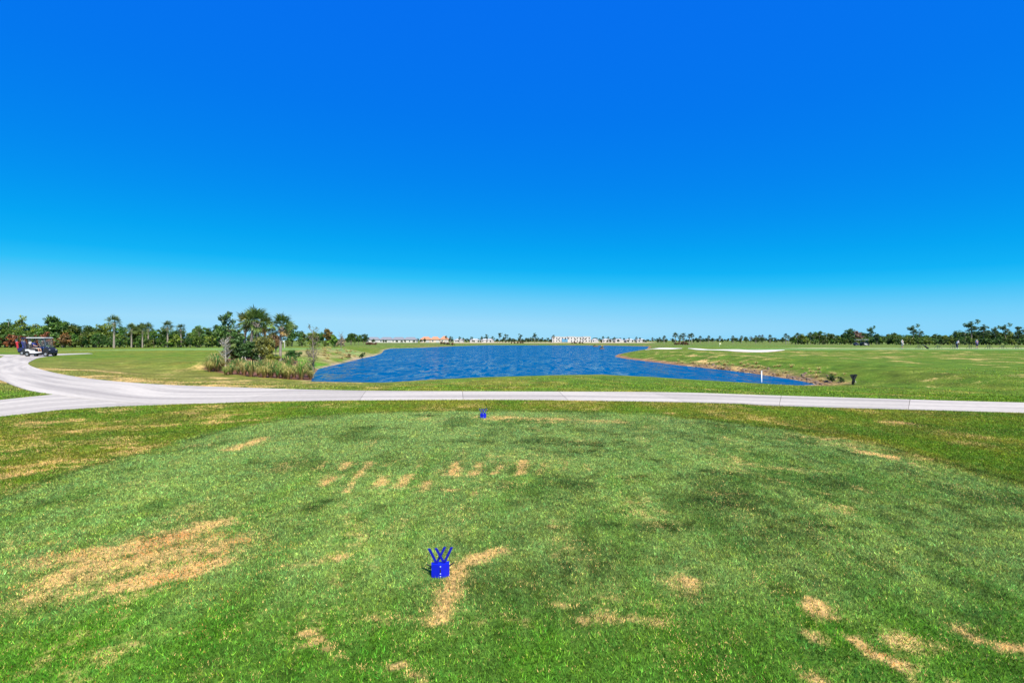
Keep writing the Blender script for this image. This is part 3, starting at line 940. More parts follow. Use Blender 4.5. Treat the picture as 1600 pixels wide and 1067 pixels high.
def frond_geo(rng, pet=0.70, fan=0.85, nseg=15, droop=0.35):
    """one fan leaf along +X: stalk, and folded narrow segments"""
    V = []; Fc = []; A = []
    def tri(a, b, c, v):
        n = len(V); V.extend([a, b, c]); Fc.append((n, n + 1, n + 2)); A.extend([v] * 3)
    for s in (-1, 1):
        tri((0, .022 * s, 0), (pet, .0, .02), (0, 0, .03), .3)
    for k in range(nseg):
        an = -1.9 + 3.8 * k / (nseg - 1) + rng.uniform(-.05, .05)
        L = fan * (1.0 - .18 * abs(an)) * rng.uniform(.85, 1.1)
        o = np.array([pet * .96, 0, .02])
        d = np.array([math.cos(an), math.sin(an), .25 * abs(math.sin(an))]); p = np.array([-math.sin(an), math.cos(an), 0])
        m = o + d * L * .6 + np.array([0, 0, .06 - .10 * droop]); e = o + d * L + np.array([0, 0, -droop * L * rng.uniform(.3, 1.0)])
        w = .042 * fan / .75
        v = rng.uniform(.2, .9)
        tri(tuple(o), tuple(m - p * w), tuple(m + p * w), v)
        tri(tuple(m - p * w), tuple(e), tuple(m + p * w), v)
    return np.array(V), np.array(Fc), np.array(A)

def frond_mesh(seed, **kw):
    V, Fc, A = frond_geo(np.random.default_rng(seed), **kw)
    me = mesh_np('palm_frond', V, Fc, [M_FROND]); set_attr(me, 'var', A)
    return me
FRONDS = [frond_mesh(900 + i, droop=.12 + .16 * i) for i in range(3)]

def frond_angles(rng, n):
    out = []
    for i in range(n):
        t = (i + .5) / n
        el = R(86 - 138 * t ** 1.15) + rng.uniform(-.2, .2)
        out.append((i * 2.39996 + rng.uniform(-.25, .25), el, rng.uniform(.8, 1.15)))
    return out

def palm_crown_mesh(seed, n=26):
    rng = np.random.default_rng(seed)
    Vs = []; Fs = []; As = []; k = 0
    for az, el, s in frond_angles(rng, n):
        V, Fc, A = frond_geo(rng, nseg=11)
        M = np.array(Euler((rng.uniform(-1.1, 1.1), -el, az)).to_matrix()) * s
        V = V @ M.T
        if el < R(-25): A = A * .3 + .7
        Vs.append(V); Fs.append(Fc + k); As.append(A); k += len(V)
    me = mesh_np('palm_crown', np.concatenate(Vs), np.concatenate(Fs), [M_FROND]); set_attr(me, 'var', np.concatenate(As))
    return me

def palm_trunk_mesh(seed, H, r0=.135):
    rng = np.random.default_rng(seed)
    t = MB(); pts = []; rr = []
    n = 12; lx = rng.uniform(-.2, .2)
    for i in range(n + 1):
        f = i / n
        pts.append((lx * f * f, 0, -.15 + (H + .15) * f))
        rr.append(r0 * (1.12 - .25 * f) * (1 + .08 * (i % 2)) + (.05 if f > .86 else 0))
    t.tube(pts, rr, 9)
    if True:      # old leaf boots under the head
        for j in range(14):
            an = j * 2.4; z = H * (.78 + .2 * j / 14)
            t.tube([(lx + .12 * math.cos(an), .12 * math.sin(an), z), (lx + .30 * math.cos(an), .30 * math.sin(an), z + .25)], [.05, .02], 4)
    return t.mesh('palm_trunk', M_PBARK), lx

SCRUB = [scrub_proto(100 + i, H=6.0, rx=[2.4, 2.9, 2.2, 3.1, 2.6][i]) for i in range(5)]
BUSH = [scrub_proto(140 + i, H=3.0, rx=1.7, trunk_h=.5, ncl=30, per=36, leaf=.16, low=.12) for i in range(3)]
PINE = [pine_proto(200 + i) for i in range(5)]
PCROWN = [palm_crown_mesh(300 + i) for i in range(3)]
PTRUNK = [palm_trunk_mesh(320 + i, 4.0) for i in range(3)]

GREENS = [(0.060, 0.140, 0.024), (0.080, 0.150, 0.030), (0.045, 0.120, 0.028), (0.105, 0.165, 0.030), (0.065, 0.145, 0.040)]

def tree(kind, loc, Hm, label, cat, group, color=None, wide=1.0):
    if kind == 'scrub':
        cr, tr = random.choice(SCRUB); s = Hm / 6.0; nm = 'scrub_tree'
    elif kind == 'bush':
        cr, tr = random.choice(BUSH); s = Hm / 3.0; nm = 'shrub'
    elif kind == 'pine':
        cr, tr = random.choice(PINE); s = Hm / 9.0; nm = 'pine_tree'
    else:
        i = random.randrange(3); s = Hm / 5.0; nm = 'palm_tree'
        cr = PCROWN[i]; tr, lx = PTRUNK[i]
    given = color
    if color is None:
        color = random.choice(GREENS)
        j = random.uniform(.55, 1.3); color = tuple(c * j for c in color)
    color = tuple(min(.4, c * (1.1 if given is None else 1.5)) for c in color)
    e = empty(nm, loc, label, cat, group, random.uniform(0, 6.28), (s * wide, s * wide, s))
    link('trunk', tr, e)
    if kind == 'palm':
        link('crown', cr, e, loc=(lx, 0, 4.0), color=color)
    else:
        link('crown', cr, e, color=color)
    return e

# ------------------------------------------------------------------ tree lines
ORD = ['first', 'second', 'third', 'fourth', 'fifth', 'sixth', 'seventh', 'eighth', 'ninth']
def place_words(i, n):
    """where in its row, from the left: by count in short rows, by thirds in long ones"""
    if n <= 9: return ORD[i] + ' from left'
    return ('left', 'middle', 'right')[min(2, 3 * i // n)] + ' third'
def line(kind, px0, px1, d0, d1, n, h0, h1_, label, cat, group, colors=None, wide=1.0, jd=4.0, jx=.5):
    fs = sorted((i + .5) / n + random.uniform(-jx, jx) / n for i in range(n))
    for i, f in enumerate(fs):
        d = d0 + (d1 - d0) * f + random.uniform(-jd, jd)
        px = px0 + (px1 - px0) * f
        tree(kind, at(px, d), random.uniform(h0, h1_), label + ', ' + place_words(i, n), cat, group, random.choice(colors) if colors else None, wide)

def one(kind, px, d, Hm, label, cat, group=None, color=None, wide=1.0):
    return tree(kind, at(px, d), Hm, label, cat, group, color, wide)

RUST = [(0.15, 0.06, 0.035), (0.11, 0.07, 0.03), (0.09, 0.085, 0.03)]
gL = 'tree line behind the golf carts on the left'
line('scrub', -140, 165, 122, 122, 25, 4.6, 6.9, 'dark green scrub tree in the dense line behind the golf carts', 'tree', gL, jd=6, wide=1.15)
line('bush', -60, 165, 113, 114, 26, 2.4, 3.8, 'low green shrub along the foot of the trees behind the golf carts', 'shrub', gL, jd=2, wide=1.15)
line('bush', 0, 100, 111, 111, 5, 2.4, 3.6, 'rust brown shrub among the green ones behind the golf carts', 'shrub', gL, RUST, jd=1)
one('pine', 35, 121, 7.0, 'leaning pine with an open top above the golf carts', 'tree')
one('pine', 12, 120, 6.6, 'open topped pine at the far left edge of the tree line', 'tree')
one('scrub', 86, 118, 7.3, 'tallest broad green tree of the line just right of the golf carts', 'tree', None, (0.042, 0.1, 0.028), 1.05)
p = one('palm', 178, 108, 6.6, 'tall lone cabbage palm with a straight bare trunk left of the pond planting', 'palm', None, (0.05, 0.085, 0.03))
line('scrub', 165, 345, 124, 128, 16, 3.4, 5.8, 'green scrub tree between the lone palm and the pond planting', 'tree', gL, jd=7, wide=1.05)
line('bush', 170, 345, 116, 118, 24, 2.0, 3.2, 'low shrub along the foot of the trees right of the lone palm', 'shrub', gL, jd=2, wide=1.1)
line('palm', 202, 232, 115, 117, 6, 4.6, 5.4, 'short cabbage palm in the clump right of the tall lone palm', 'palm', gL, [(0.055, 0.09, 0.03)])
one('palm', 262, 116, 5.7, 'shaggy cabbage palm standing over the shrubs midway along the left tree line', 'palm', None, (0.045, 0.075, 0.035))
one('palm', 283, 117, 5.1, 'slightly shorter palm just right of the shaggy one in the left tree line', 'palm', None, (0.045, 0.075, 0.035))
one('palm', 312, 119, 4.3, 'small palm in the left tree line close to the pond planting', 'palm', None, (0.05, 0.08, 0.03))
line('scrub', 335, 378, 128, 134, 4, 4.2, 5.2, 'green tree half hidden behind the palms of the pond planting', 'tree', 'trees behind the pond planting', jd=4)
one('scrub', 456, 138, 6.2, 'large rounded dark tree just right of the palms of the pond planting', 'tree', None, (0.035, 0.09, 0.026), 1.1)
line('scrub', 470, 520, 142, 150, 4, 4.0, 4.6, 'green tree behind the nearly bare sapling by the water', 'tree', 'trees behind the bare sapling', jd=4)
one('scrub', 512, 135, 4.8, 'bushy tree with a brown top at the right end of the left tree line', 'tree', None, (0.10, 0.085, 0.03), .85)
one('bush', 522, 120, 3.0, 'bright green shrub at the right end of the left tree line', 'shrub', None, (0.075, 0.16, 0.025))
one('bush', 533, 118, 2.4, 'greyish leafless looking shrub at the end of the left tree line', 'shrub', None, (0.2, 0.17, 0.15), .8)
line('scrub', 542, 572, 200, 215, 5, 3.6, 4.6, 'dark tree between the left tree line and the grey roofed houses', 'tree', 'trees before the grey roofed houses', jd=8)
line('bush', 345, 540, 128, 132, 12, 1.6, 2.4, 'low shrub at the foot of the trees behind the pond planting', 'shrub', 'trees behind the pond planting', jd=3, wide=1.2)

gR = 'tree line beyond the range on the right'
one('palm', 1228, 262, 5.2, 'slim palm with a small head left of the right hand tree line', 'palm', None, (0.03, 0.055, 0.025))
line('scrub', 1085, 1240, 400, 330, 18, 3.2, 4.6, 'small dark tree in the far thin line left of the slim palm', 'tree', gR, [(0.028, 0.06, 0.026), (0.035, 0.07, 0.03)], jd=12)
line('pine', 1165, 1200, 390, 380, 4, 5.0, 6.4, 'thin grey pine in the far tree line above the bunkers', 'tree', gR, [(0.06, 0.06, 0.06)], jd=5)
line('palm', 1090, 1235, 370, 310, 7, 4.4, 5.6, 'far palm standing over the thin tree line above the bunkers', 'palm', gR, [(0.035, 0.06, 0.03)], jd=8)
line('scrub', 1238, 1400, 252, 240, 27, 4.0, 6.6, 'green tree in the dense line behind the parked white carts', 'tree', gR, jd=8, wide=1.2)
line('palm', 1245, 1335, 243, 238, 8, 4.4, 5.4, 'cabbage palm in the dense tree line left of the parked carts', 'palm', gR, [(0.05, 0.085, 0.03)], jd=2)
line('bush', 1240, 1400, 236, 230, 24, 2.4, 3.6, 'low shrub at the foot of the trees behind the parked white carts', 'shrub', gR, jd=3, wide=1.25)
one('scrub', 1328, 238, 7.3, 'highest rounded tree of the right hand line left of the parked carts', 'tree', None, (0.036, 0.092, 0.03), 1.0)
one('scrub', 1340, 236, 6.4, 'greyish purple half bare tree beside the highest rounded tree', 'tree', None, (0.15, 0.11, 0.11), .8)
one('pine', 1361, 236, 8.0, 'dark pine with a full head right of the parked white carts', 'tree', None, (0.03, 0.08, 0.03), 1.2)
one('scrub', 1370, 190, 3.8, 'dark round tree standing forward of the right hand line beside the carts', 'tree', None, (0.022, 0.055, 0.02), .8)
line('scrub', 1398, 1500, 232, 220, 19, 3.6, 4.8, 'low green tree in the line behind the golfer in the pale shirt', 'tree', gR, jd=6, wide=1.2)
line('bush', 1398, 1700, 206, 178, 46, 2.2, 3.4, 'low shrub at the foot of the trees behind the bag stands', 'shrub', gR, jd=4, wide=1.3)
line('scrub', 1495, 1700, 212, 184, 30, 3.6, 6.2, 'green tree in the tall line behind the bag stands at right', 'tree', gR, jd=6, wide=1.2)
one('pine', 1427, 205, 7.8, 'tall pine with an open flat top alone above the low trees behind the golfers', 'tree', None, (0.04, 0.085, 0.045), 1.3)
one('pine', 1436, 208, 6.4, 'smaller pine leaning beside the lone flat topped one', 'tree', None, (0.04, 0.085, 0.045), 1.1)
one('pine', 1518, 200, 9.2, 'tallest pine of the right hand line with a spreading flat top', 'tree', None, (0.035, 0.08, 0.045), 1.4)
one('pine', 1537, 200, 8.0, 'pine just right of the tallest one at the right', 'tree', None, (0.04, 0.085, 0.045), 1.2)
one('pine', 1571, 196, 7.8, 'last tall pine before the right edge of the frame', 'tree', None, (0.04, 0.09, 0.045), 1.1)
line('pine', 1500, 1640, 205, 190, 6, 5.6, 7.0, 'shorter pine among the green trees behind the bag stands', 'tree', gR, [(0.04, 0.085, 0.04)], jd=4)

gM = 'far trees beyond the lake'
one('palm', 697, 430, 5.6, 'left one of the two palms beside the orange roofed houses', 'palm', None, (0.03, 0.06, 0.03))
one('palm', 704, 425, 5.4, 'right one of the two palms beside the orange roofed houses', 'palm', None, (0.03, 0.06, 0.03))
one('scrub', 663, 345, 3.8, 'single dark tree on the far bank before the orange roofed houses', 'tree', None, (0.028, 0.06, 0.022), .8)
line('pine', 705, 778, 470, 480, 9, 4.6, 6.2, 'dark pine beyond the low white houses across the lake', 'tree', gM, [(0.035, 0.075, 0.045)], jd=8)
for px, hh, w in ((760, 7.6, 1.3), (781, 8.6, 1.3), (790, 8.0, 1.4), (813, 7.6, 1.2), (835, 8.2, 1.5)):
    one('pine', px, 455, hh, {760: 'wide pine left of the tall pair across the lake', 781: 'tallest left pine of the pair across the lake', 790: 'right pine of the tall pair across the lake', 813: 'tilted pine between the tall pair and the white apartments', 835: 'single pine with a flat head before the white apartments'}[px], 'tree', None, (0.03, 0.07, 0.045), w)
line('scrub', 775, 865, 462, 470, 16, 3.0, 4.4, 'low dark tree in the belt left of the white apartments across the lake', 'tree', gM, [(0.03, 0.062, 0.035)], jd=8, wide=1.2)
one('palm', 865, 440, 6.6, 'palm at the left corner of the white apartments', 'palm', None, (0.03, 0.06, 0.03))
line('palm', 935, 1045, 430, 400, 9, 4.0, 5.4, 'far palm among the low white houses right of the apartments', 'palm', gM, [(0.03, 0.055, 0.03)], jd=10)
line('scrub', 930, 1060, 440, 420, 12, 2.2, 3.6, 'small dark tree among the low white houses right of the apartments', 'tree', gM, [(0.03, 0.06, 0.03)], jd=14)
line('scrub', 1020, 1100, 420, 400, 8, 2.6, 3.6, 'low dark tree far behind the palm group by the bunkers', 'tree', gM, [(0.03, 0.06, 0.03)], jd=10)
gP = 'palm group by the bunkers'
for px, dd, hh, lb in ((1055, 196, 4.4, 'leftmost and fullest palm of the small group behind the left bunker'), (1063, 198, 3.6, 'short palm second from left in the group behind the left bunker'), (1068, 194, 4.3, 'middle palm of the small group behind the left bunker'), (1077, 196, 4.0, 'rightmost low palm of the small group behind the left bunker')):
    one('palm', px, dd, hh, lb, 'palm', None, (0.035, 0.06, 0.025), 1.15)
one('palm', 1081, 300, 5.8, 'tall thin palm rising behind the palm group by the bunkers', 'palm', None, (0.03, 0.055, 0.03))
one('palm', 1094, 330, 4.6, 'single palm right of the palm group by the bunkers', 'palm', None, (0.03, 0.055, 0.03))
one('palm', 1038, 350, 5.0, 'single palm left of the palm group by the bunkers', 'palm', None, (0.03, 0.055, 0.03))
for i, (px0, px1, d, n, lb) in enumerate(((1052, 1078, 188, 7, 'brown red low shrub under the palm group by the bunkers'), (690, 711, 228, 6, 'brown red low shrub on the far bank below the orange roofs'), (571, 587, 178, 5, 'brown red low shrub on the left far bank of the lake'), (893, 911, 290, 5, 'brown red low shrub on the bank below the white apartments'), (795, 818, 300, 5, 'dark brown low shrub on the far bank below the pines'))):
    line('bush', px0, px1, d, d, n, .9, 1.5, lb, 'shrub', 'brown planting beds round the lake', [(0.11, 0.05, 0.04), (0.075, 0.05, 0.03)], jd=1.5, wide=1.3)
one('bush', 486 + 80, 74, .9, 'small dark green shrub on the sandy left bank of the lake', 'shrub', None, (0.02, 0.06, 0.015))
one('bush', 545, 68, .6, 'low brown tuft on the sandy left bank of the lake', 'shrub', None, (0.10, 0.08, 0.04))

line('scrub', 572, 660, 440, 446, 9, 2.4, 3.6, 'small dark tree in front of the grey roofed houses', 'tree', gM, [(0.03, 0.062, 0.025)], jd=6)
line('scrub', 712, 770, 470, 476, 6, 2.0, 3.0, 'small dark tree in front of the low white houses', 'tree', gM, [(0.03, 0.06, 0.03)], jd=5)
line('palm', 872, 920, 520, 530, 5, 3.6, 5.0, 'small palm in front of the white apartments', 'palm', gM, [(0.03, 0.06, 0.03)], jd=6)

# a far belt of woods closes the horizon
rngw = np.random.default_rng(77)
cs = []; rs = []
for i in range(1500):
    px = rngw.uniform(-500, 2100); d = rngw.uniform(700, 1000)
    x = (px - 800) / F * d
    hh = 3.0 + 3.5 * float(vnoise(np.array([x / 22]), np.array([3.3]), 4)[0])
    cs.append((x, d, -0.7 + hh * rngw.uniform(.2, 1.0))); rs.append(rngw.uniform(1.5, 3.0))
V, Fc, A = leaves(cs, rs, 26, 1.1, rngw, flat_=.3)
wood = link('distant_woods', leaf_mesh('distant_woods', V, Fc, A, leaf_mat('woods_leaves', objcol=False, col=(0.035, 0.065, 0.035))))
tag(wood, 'thin dark belt of distant woods along the horizon', 'woods', None, 'stuff')

# ------------------------------------------------------------------ planting at the water's edge on the left
def clump_mesh(seed, n=210, H=1.05, spread=.58, green=(0.075, 0.115, 0.03)):
    rng = np.random.default_rng(seed)
    V = []; C = []; Fc = []
    for i in range(n):
        an = rng.uniform(0, 6.283); r0 = rng.uniform(0, .12)
        h = H * rng.uniform(.6, 1.1); L = spread * rng.uniform(.15, 1.2)
        d = np.array([math.cos(an), math.sin(an), 0]); p = np.array([-math.sin(an), math.cos(an), 0]); w = .010
        b = d * r0
        pts = [b, b + d * L * .25 + np.array([0, 0, h * .5]), b + d * L * .65 + np.array([0, 0, h * .88]), b + d * L * 1.15 + np.array([0, 0, h * (1.0 - .55 * rng.random())])]
        k = rng.uniform(.6, 1.5)
        base = np.array((0.34, 0.17, 0.10)) * rng.uniform(.6, 1.3)
        g = np.array(green) * k * 2.4 if rng.random() > .36 else np.array((0.58, 0.46, 0.18)) * k
        cs_ = [base, base * .25 + g * .75, g, g * 1.25]
        n0 = len(V)
        for q, (pt, ww) in enumerate(zip(pts, (1, 1, .8, .15))):
            V += [pt - p * w * ww, pt + p * w * ww]; C += [cs_[q]] * 2
        for q in range(3):
            a = n0 + 2 * q
            Fc.append((a, a + 1, a + 3, a + 2))
    me = mesh_np('grass_clump', np.array(V), np.array(Fc), [M_BLADE])
    set_attr(me, 'col', np.clip(np.array(C), 0, 1), 'FLOAT_COLOR')
    return me
TUFT = clump_mesh(550, n=70, H=.8, spread=.6, green=(0.19, 0.17, 0.06))
CLUMPS = [clump_mesh(500 + i, green=g) for i, g in enumerate([(0.070, 0.135, 0.025), (0.125, 0.140, 0.035), (0.034, 0.090, 0.022), (0.160, 0.145, 0.050)])]

def clump(px, py, sc, label, group, k=None):
    x, y, z = hit(px, py)
    o = link('grass_clump', CLUMPS[random.randrange(4) if k is None else k], None, (x, y, z - .02), (0, 0, random.uniform(0, 6.28)), (sc, sc, sc * random.uniform(.85, 1.1)))
    return tag(o, label, 'grass', group)

gC = 'tall grass clumps of the pond planting'
for i in range(16):
    f = (i + .5) / 16 + random.uniform(-.02, .02)
    px = 324 + (488 - 324) * f; py = np.interp(px, [324, 350, 420, 470, 490], [580, 585, 590.5, 593, 594]) + random.uniform(-2.5, .8)
    clump(px, py, random.uniform(.55, 1.15), 'tall straw based grass clump in the front row of the pond planting, ' + place_words(i, 16), gC)
for i in range(18):
    px = 328 + (480 - 328) * (i + .5) / 18
    py = np.interp(px, [324, 350, 420, 470, 490], [575, 578, 581, 584, 587]) + random.uniform(-1.5, 1.5)
    clump(px + random.uniform(-4, 4), py, random.uniform(.55, 1.0), 'tall grass clump behind the front row of the pond planting, ' + place_words(i, 18), gC)
clump(452, 577, 1.15, 'dark green grass clump below the palm with the pale trunk base', None, 2)
clump(478, 583, 1.1, 'green grass clump at the right end of the pond planting near the sapling', None, 2)
clump(484, 590, 1.0, 'dark reedy clump at the very corner of the water', None, 2)
for i, (px, py) in enumerate(((336, 573), (345, 570), (330, 577))):
    clump(px, py, 1.0, 'dark bluish grass clump at the left end of the pond planting, ' + ('right one of three', 'right one of three', 'leftmost of three')[i] if i != 0 else 'dark bluish grass clump at the left end of the pond planting, middle of three', gC, 2)

def near_palm(px, py, Hm, nf, sc, label, lean=0.0, color=(0.080, 0.140, 0.036)):
    x, y, z = hit(px, py)
    rng = np.random.default_rng(int(px * 7))
    tm, lx = palm_trunk_mesh(int(px), Hm, .105)
    e = empty('palm_tree', (x, y, z), label, 'palm', None, random.uniform(0, 6.28))
    e.rotation_euler[1] = lean
    link('trunk', tm, e)
    for az, el, s in frond_angles(rng, nf):
        k = rng.uniform(.6, 1.8)
        c = tuple(v * k for v in color) if el > R(-45) else (0.22, 0.16, 0.07)
        link('frond', FRONDS[rng.integers(3)], e, (lx, 0, Hm), (rng.uniform(-1.1, 1.1), -el, az), (s * sc,) * 3, c)
    return e
near_palm(438, 564.5, 3.15, 23, .9, 'near palm with a clean pale trunk base at the right of the pond planting')
near_palm(404, 564, 3.2, 22, .95, 'tallest near palm rising out of the middle of the pond planting', -0.03)
near_palm(391, 560, 3.25, 21, .95, 'near palm just left of the tallest one in the pond planting', -0.03, (0.070, 0.13, 0.034))
near_palm(380, 559, 3.0, 17, .9, 'yellowish drooping near palm at the left of the palm cluster', -0.05, (0.19, 0.20, 0.04))
near_palm(414, 560, 2.9, 18, .85, 'low headed near palm between the tallest and the pale trunked one', 0.02, (0.095, 0.145, 0.036))

NEARTREE = scrub_proto(610, H=4.0, rx=1.25, trunk_h=2.1, ncl=46, per=70, leaf=.085, low=.42, tr=.42)
NEARBUSH = [scrub_proto(620 + i, H=2.0, rx=1.15, trunk_h=.3, ncl=44, per=70, leaf=.075, low=.08, tr=.3) for i in range(2)]
def near_thing(name, proto, px, py, sx, sz, label, cat, color):
    x, y, z = hit(px, py)
    e = empty(name, (x, y, z), label, cat, None, random.uniform(0, 6.28), (sx, sx, sz))
    link('trunk' if name != 'shrub' else 'stem', proto[1], e)
    link('crown' if name != 'shrub' else 'foliage', proto[0], e, color=tuple(min(.4, c * 1.5) for c in color))
    return e
near_thing('broadleaf_tree', NEARTREE, 356, 568, .95, 1.02, 'small dark green tree on a thin pale trunk left of the near palms', 'tree', (0.036, 0.085, 0.026))
for px, py, sx, sz, lb, c in ((408, 571, .9, 1.05, 'tall grey green shrub in front of the tallest near palm', (0.085, 0.11, 0.04)), (417, 571, .75, 1.1, 'olive green shrub left of the pale palm trunk base', (0.115, 0.125, 0.026)),
                          (392, 570, 1.0, .85, 'dark green shrub under the left near palms', (0.03, 0.075, 0.022)), (376, 569, .9, .75, 'dark shrub beside the two leaning pale sticks', (0.036, 0.08, 0.03)), (429, 557, .6, 1.1, 'brown twiggy shrub leaning on the palm with the pale trunk base', (0.12, 0.085, 0.05)),
                          (456, 567, .8, .55, 'dark green rounded shrub right of the near palms', (0.022, 0.072, 0.016)), (362, 567, .8, .55, 'low olive shrub under the small tree with the thin pale trunk', (0.085, 0.09, 0.035)), (424, 575, .6, .5, 'yellow green shrub at the foot of the near palms', (0.10, 0.13, 0.02)), (398, 556, 1.0, 1.1, 'dense green shrub filling in behind the near palms', (0.05, 0.09, 0.03)), (427, 556, .8, 1.1, 'tangled olive shrub behind the pale palm trunk', (0.09, 0.10, 0.03))):
    near_thing('shrub', NEARBUSH[int(px) % 2], px, py, sx, sz, lb, 'shrub', c)

def sapling(px, py, H, label, seed, leafy=12, color=(0.13, 0.14, 0.05), bark=None):
    rng = np.random.default_rng(seed)
    x, y, z = hit(px, py)
    e = empty('sapling', (x, y, z), label, 'sapling')
    t = MB(); t.tube([(0, 0, -.1), (.03, 0, H * .4), (-.02, 0, H * .75), (.02, 0, H)], [.045, .04, .03, .012], 6)
    cs_ = []
    for i in range(46):
        f = rng.uniform(.22, .99); an = rng.uniform(0, 6.28); L = (.95 - .2 * f) * .52 * rng.uniform(.5, 1.2)
        b0 = Vector((0, 0, H * f)); tip = b0 + Vector((math.cos(an) * L, math.sin(an) * L, L * rng.uniform(.5, 1.1)))
        t.tube([b0, b0.lerp(tip, .55) + Vector((0, 0, -.04)), tip], [.016, .013, .008], 4)
        for q in range(2):
            s0 = b0.lerp(tip, rng.uniform(.4, .9)); s1 = s0 + Vector((rng.uniform(-.2, .2), rng.uniform(-.2, .2), rng.uniform(.08, .25)))
            t.tube([s0, s1], [.009, .006], 3); cs_.append(np.array(s1))
        cs_.append(np.array(tip))
    t.build('trunk', bark or M_BARK, e)
    V, Fc, A = leaves(cs_, [.10] * len(cs_), leafy, .034, rng)
    link('leaf_tuft', leaf_mesh('sapling_leaves', V, Fc, A, M_LEAF), e, color=color)
sapling(489, 591, 3.35, 'nearly bare thin sapling with upright twigs at the corner of the water', 71, 7)
sapling(352, 573, 2.0, 'small bare sapling in front of the thin trunked tree', 72, 2, bark=M_PALE)
sapling(533, 548, 2.6, 'bare greyish sapling on the left bank beyond the tall rough', 73, 2, (0.2, 0.18, 0.14))
for (p0, p1), lb in ((((374, 574), (378, 557)), 'pale stick leaning right in the grass of the pond planting'), (((388.5, 575), (381.5, 558)), 'pale stick leaning left in the grass of the pond planting'), (((407, 580), (405, 571)), 'short pale stake among the grass clumps under the palms')):
    x, y, z = hit(*p0)
    dx = (p1[0] - p0[0]) / F * y; dz = (p0[1] - p1[1]) / F * y
    m = MB(); m.tube([(0, 0, -.1), (dx * .5, .05, dz * .5), (dx, .1, dz)], [.028, .026, .022], 7)
    tag(m.build('stick', M_PALE, None, loc=(x, y, z)), lb, 'stick')

# tall wild grass on the left bank
for i in range(40):
    px = random.uniform(505, 572); d = random.uniform(58, 88)
    x, y, z = at(px, d)
    if poly_sd(LAKE, np.array([x]), np.array([y]))[0] < .8: continue
    k_ = random.uniform(.45, .8)
    o = link('grass_tuft', TUFT, None, (x, y, z - .02), (0, 0, random.uniform(0, 6.28)), (k_ * 1.5, k_ * 1.5, k_ * .5))
    tag(o, 'straw coloured tuft in the tall rough on the left bank of the lake', 'grass', 'rough tufts on the left bank')

# ------------------------------------------------------------------ bunkers
def sand_mat():
    return mat('bunker_sand', (0.66, 0.62, 0.54), .95, var=.06, scale=1.5, bump=.3, bscale=30, spec=.1)
M_SAND = sand_mat()
def bunker(top, bot, label):
    n = 60
    T = catmull([flat(*p) for p in top], 8); B = catmull([flat(*p) for p in bot], 8)
    def rs(P):
        L = np.concatenate([[0], np.cumsum(np.hypot(*np.diff(P, axis=0).T))]); L /= L[-1]
        s = np.linspace(0, 1, n)
        return np.stack([np.interp(s, L, P[:, 0]), np.interp(s, L, P[:, 1])], 1)
    T = rs(T); B = rs(B); m = 7
    V = []; Fc = []
    for j in range(m):
        f = j / (m - 1)
        P = T * (1 - f) + B * f
        zz = height(P[:, 0], P[:, 1]) + .03 + .05 * math.sin(math.pi * f)
        V += [tuple(q) for q in np.column_stack([P, zz])]
    for j in range(m - 1):
        for i in range(n - 1):
            a = j * n + i
            Fc.append((a, a + 1, a + n + 1, a + n))
    o = link('sand_bunker', mesh_np('sand_bunker', V, Fc, [M_SAND], True))
    tag(o, label, None, None, 'structure')
bunker([(1008, 544.8), (1025, 543.6), (1045, 543.4), (1066, 544.3)], [(1008, 544.9), (1030, 545.4), (1050, 545.5), (1066, 544.4)], 'small white sand bunker beside the lake')
bunker([(1075, 544.3), (1092, 544.6), (1108, 545.9), (1135, 546.0), (1155, 546.2), (1170, 547.6), (1200, 547.8), (1226, 548.2)], [(1075, 544.5), (1092, 546.6), (1112, 547.4), (1132, 548.4), (1150, 550.2), (1180, 551.0), (1205, 550.6), (1226, 548.5)], 'long winding white sand bunker on the right')

# ------------------------------------------------------------------ rocks, small plants and stakes along the right bank
rngr = np.random.default_rng(5)
m = MB()
for i in range(150):
    yy = rngr.uniform(29.6, 50)
    xs_ = np.linspace(14, 24, 120); sd = poly_sd(LAKE, xs_, np.full(120, yy))
    k = np.nonzero((sd > 0) & (xs_ > 16.5))[0]
    if not len(k): continue
    x = xs_[k[0]] + abs(rngr.normal()) * .7 - .1
    r = rngr.uniform(.04, .12)
    n0 = len(m.v)
    m.ell((x, yy, h1(x, yy) + r * .2), (r * rngr.uniform(.8, 1.5), r * rngr.uniform(.8, 1.4), r * rngr.uniform(.5, .9)), 7, 4)
    for q in range(n0, len(m.v)):
        v = m.v[q]; m.v[q] = (v[0] + rngr.normal() * r * .14, v[1] + rngr.normal() * r * .14, v[2] + rngr.normal() * r * .1)
tag(m.build('bank_stones', mat('bank_stone', (0.20, 0.135, 0.09), .9, var=.5, scale=2.5, bump=.5, bscale=9)), 'brown stones strewn along the foot of the right bank', 'stones', None, 'stuff')
for i in range(46):
    py_d = random.uniform(31, 58)
    xs_ = np.linspace(14, 24, 120); sd = poly_sd(LAKE, xs_, np.full(120, py_d))
    k = np.nonzero((sd > 0) & (xs_ > 16.0))[0]
    x = xs_[k[0]] + random.uniform(.2, 3.0)
    s = random.uniform(.18, .42)
    tag(link('grass_tuft', TUFT, None, (x, py_d, h1(x, py_d) - .02), (0, 0, random.uniform(0, 6)), (s * 1.5, s * 1.5, s)), 'dry grass tuft on the stony right bank of the inlet', 'grass', 'dry tufts on the right bank')
for px, py, hh, lb in ((1299, 597, .5, 'dark green low shrub on the tip of the right bank'), (1314, 598.5, .4, 'small dark green shrub just left of the black bird')):
    x, y, z = hit(px, py); tree('bush', (x, y, z), hh, lb, 'shrub', None, (0.022, 0.06, 0.014), 1.0)

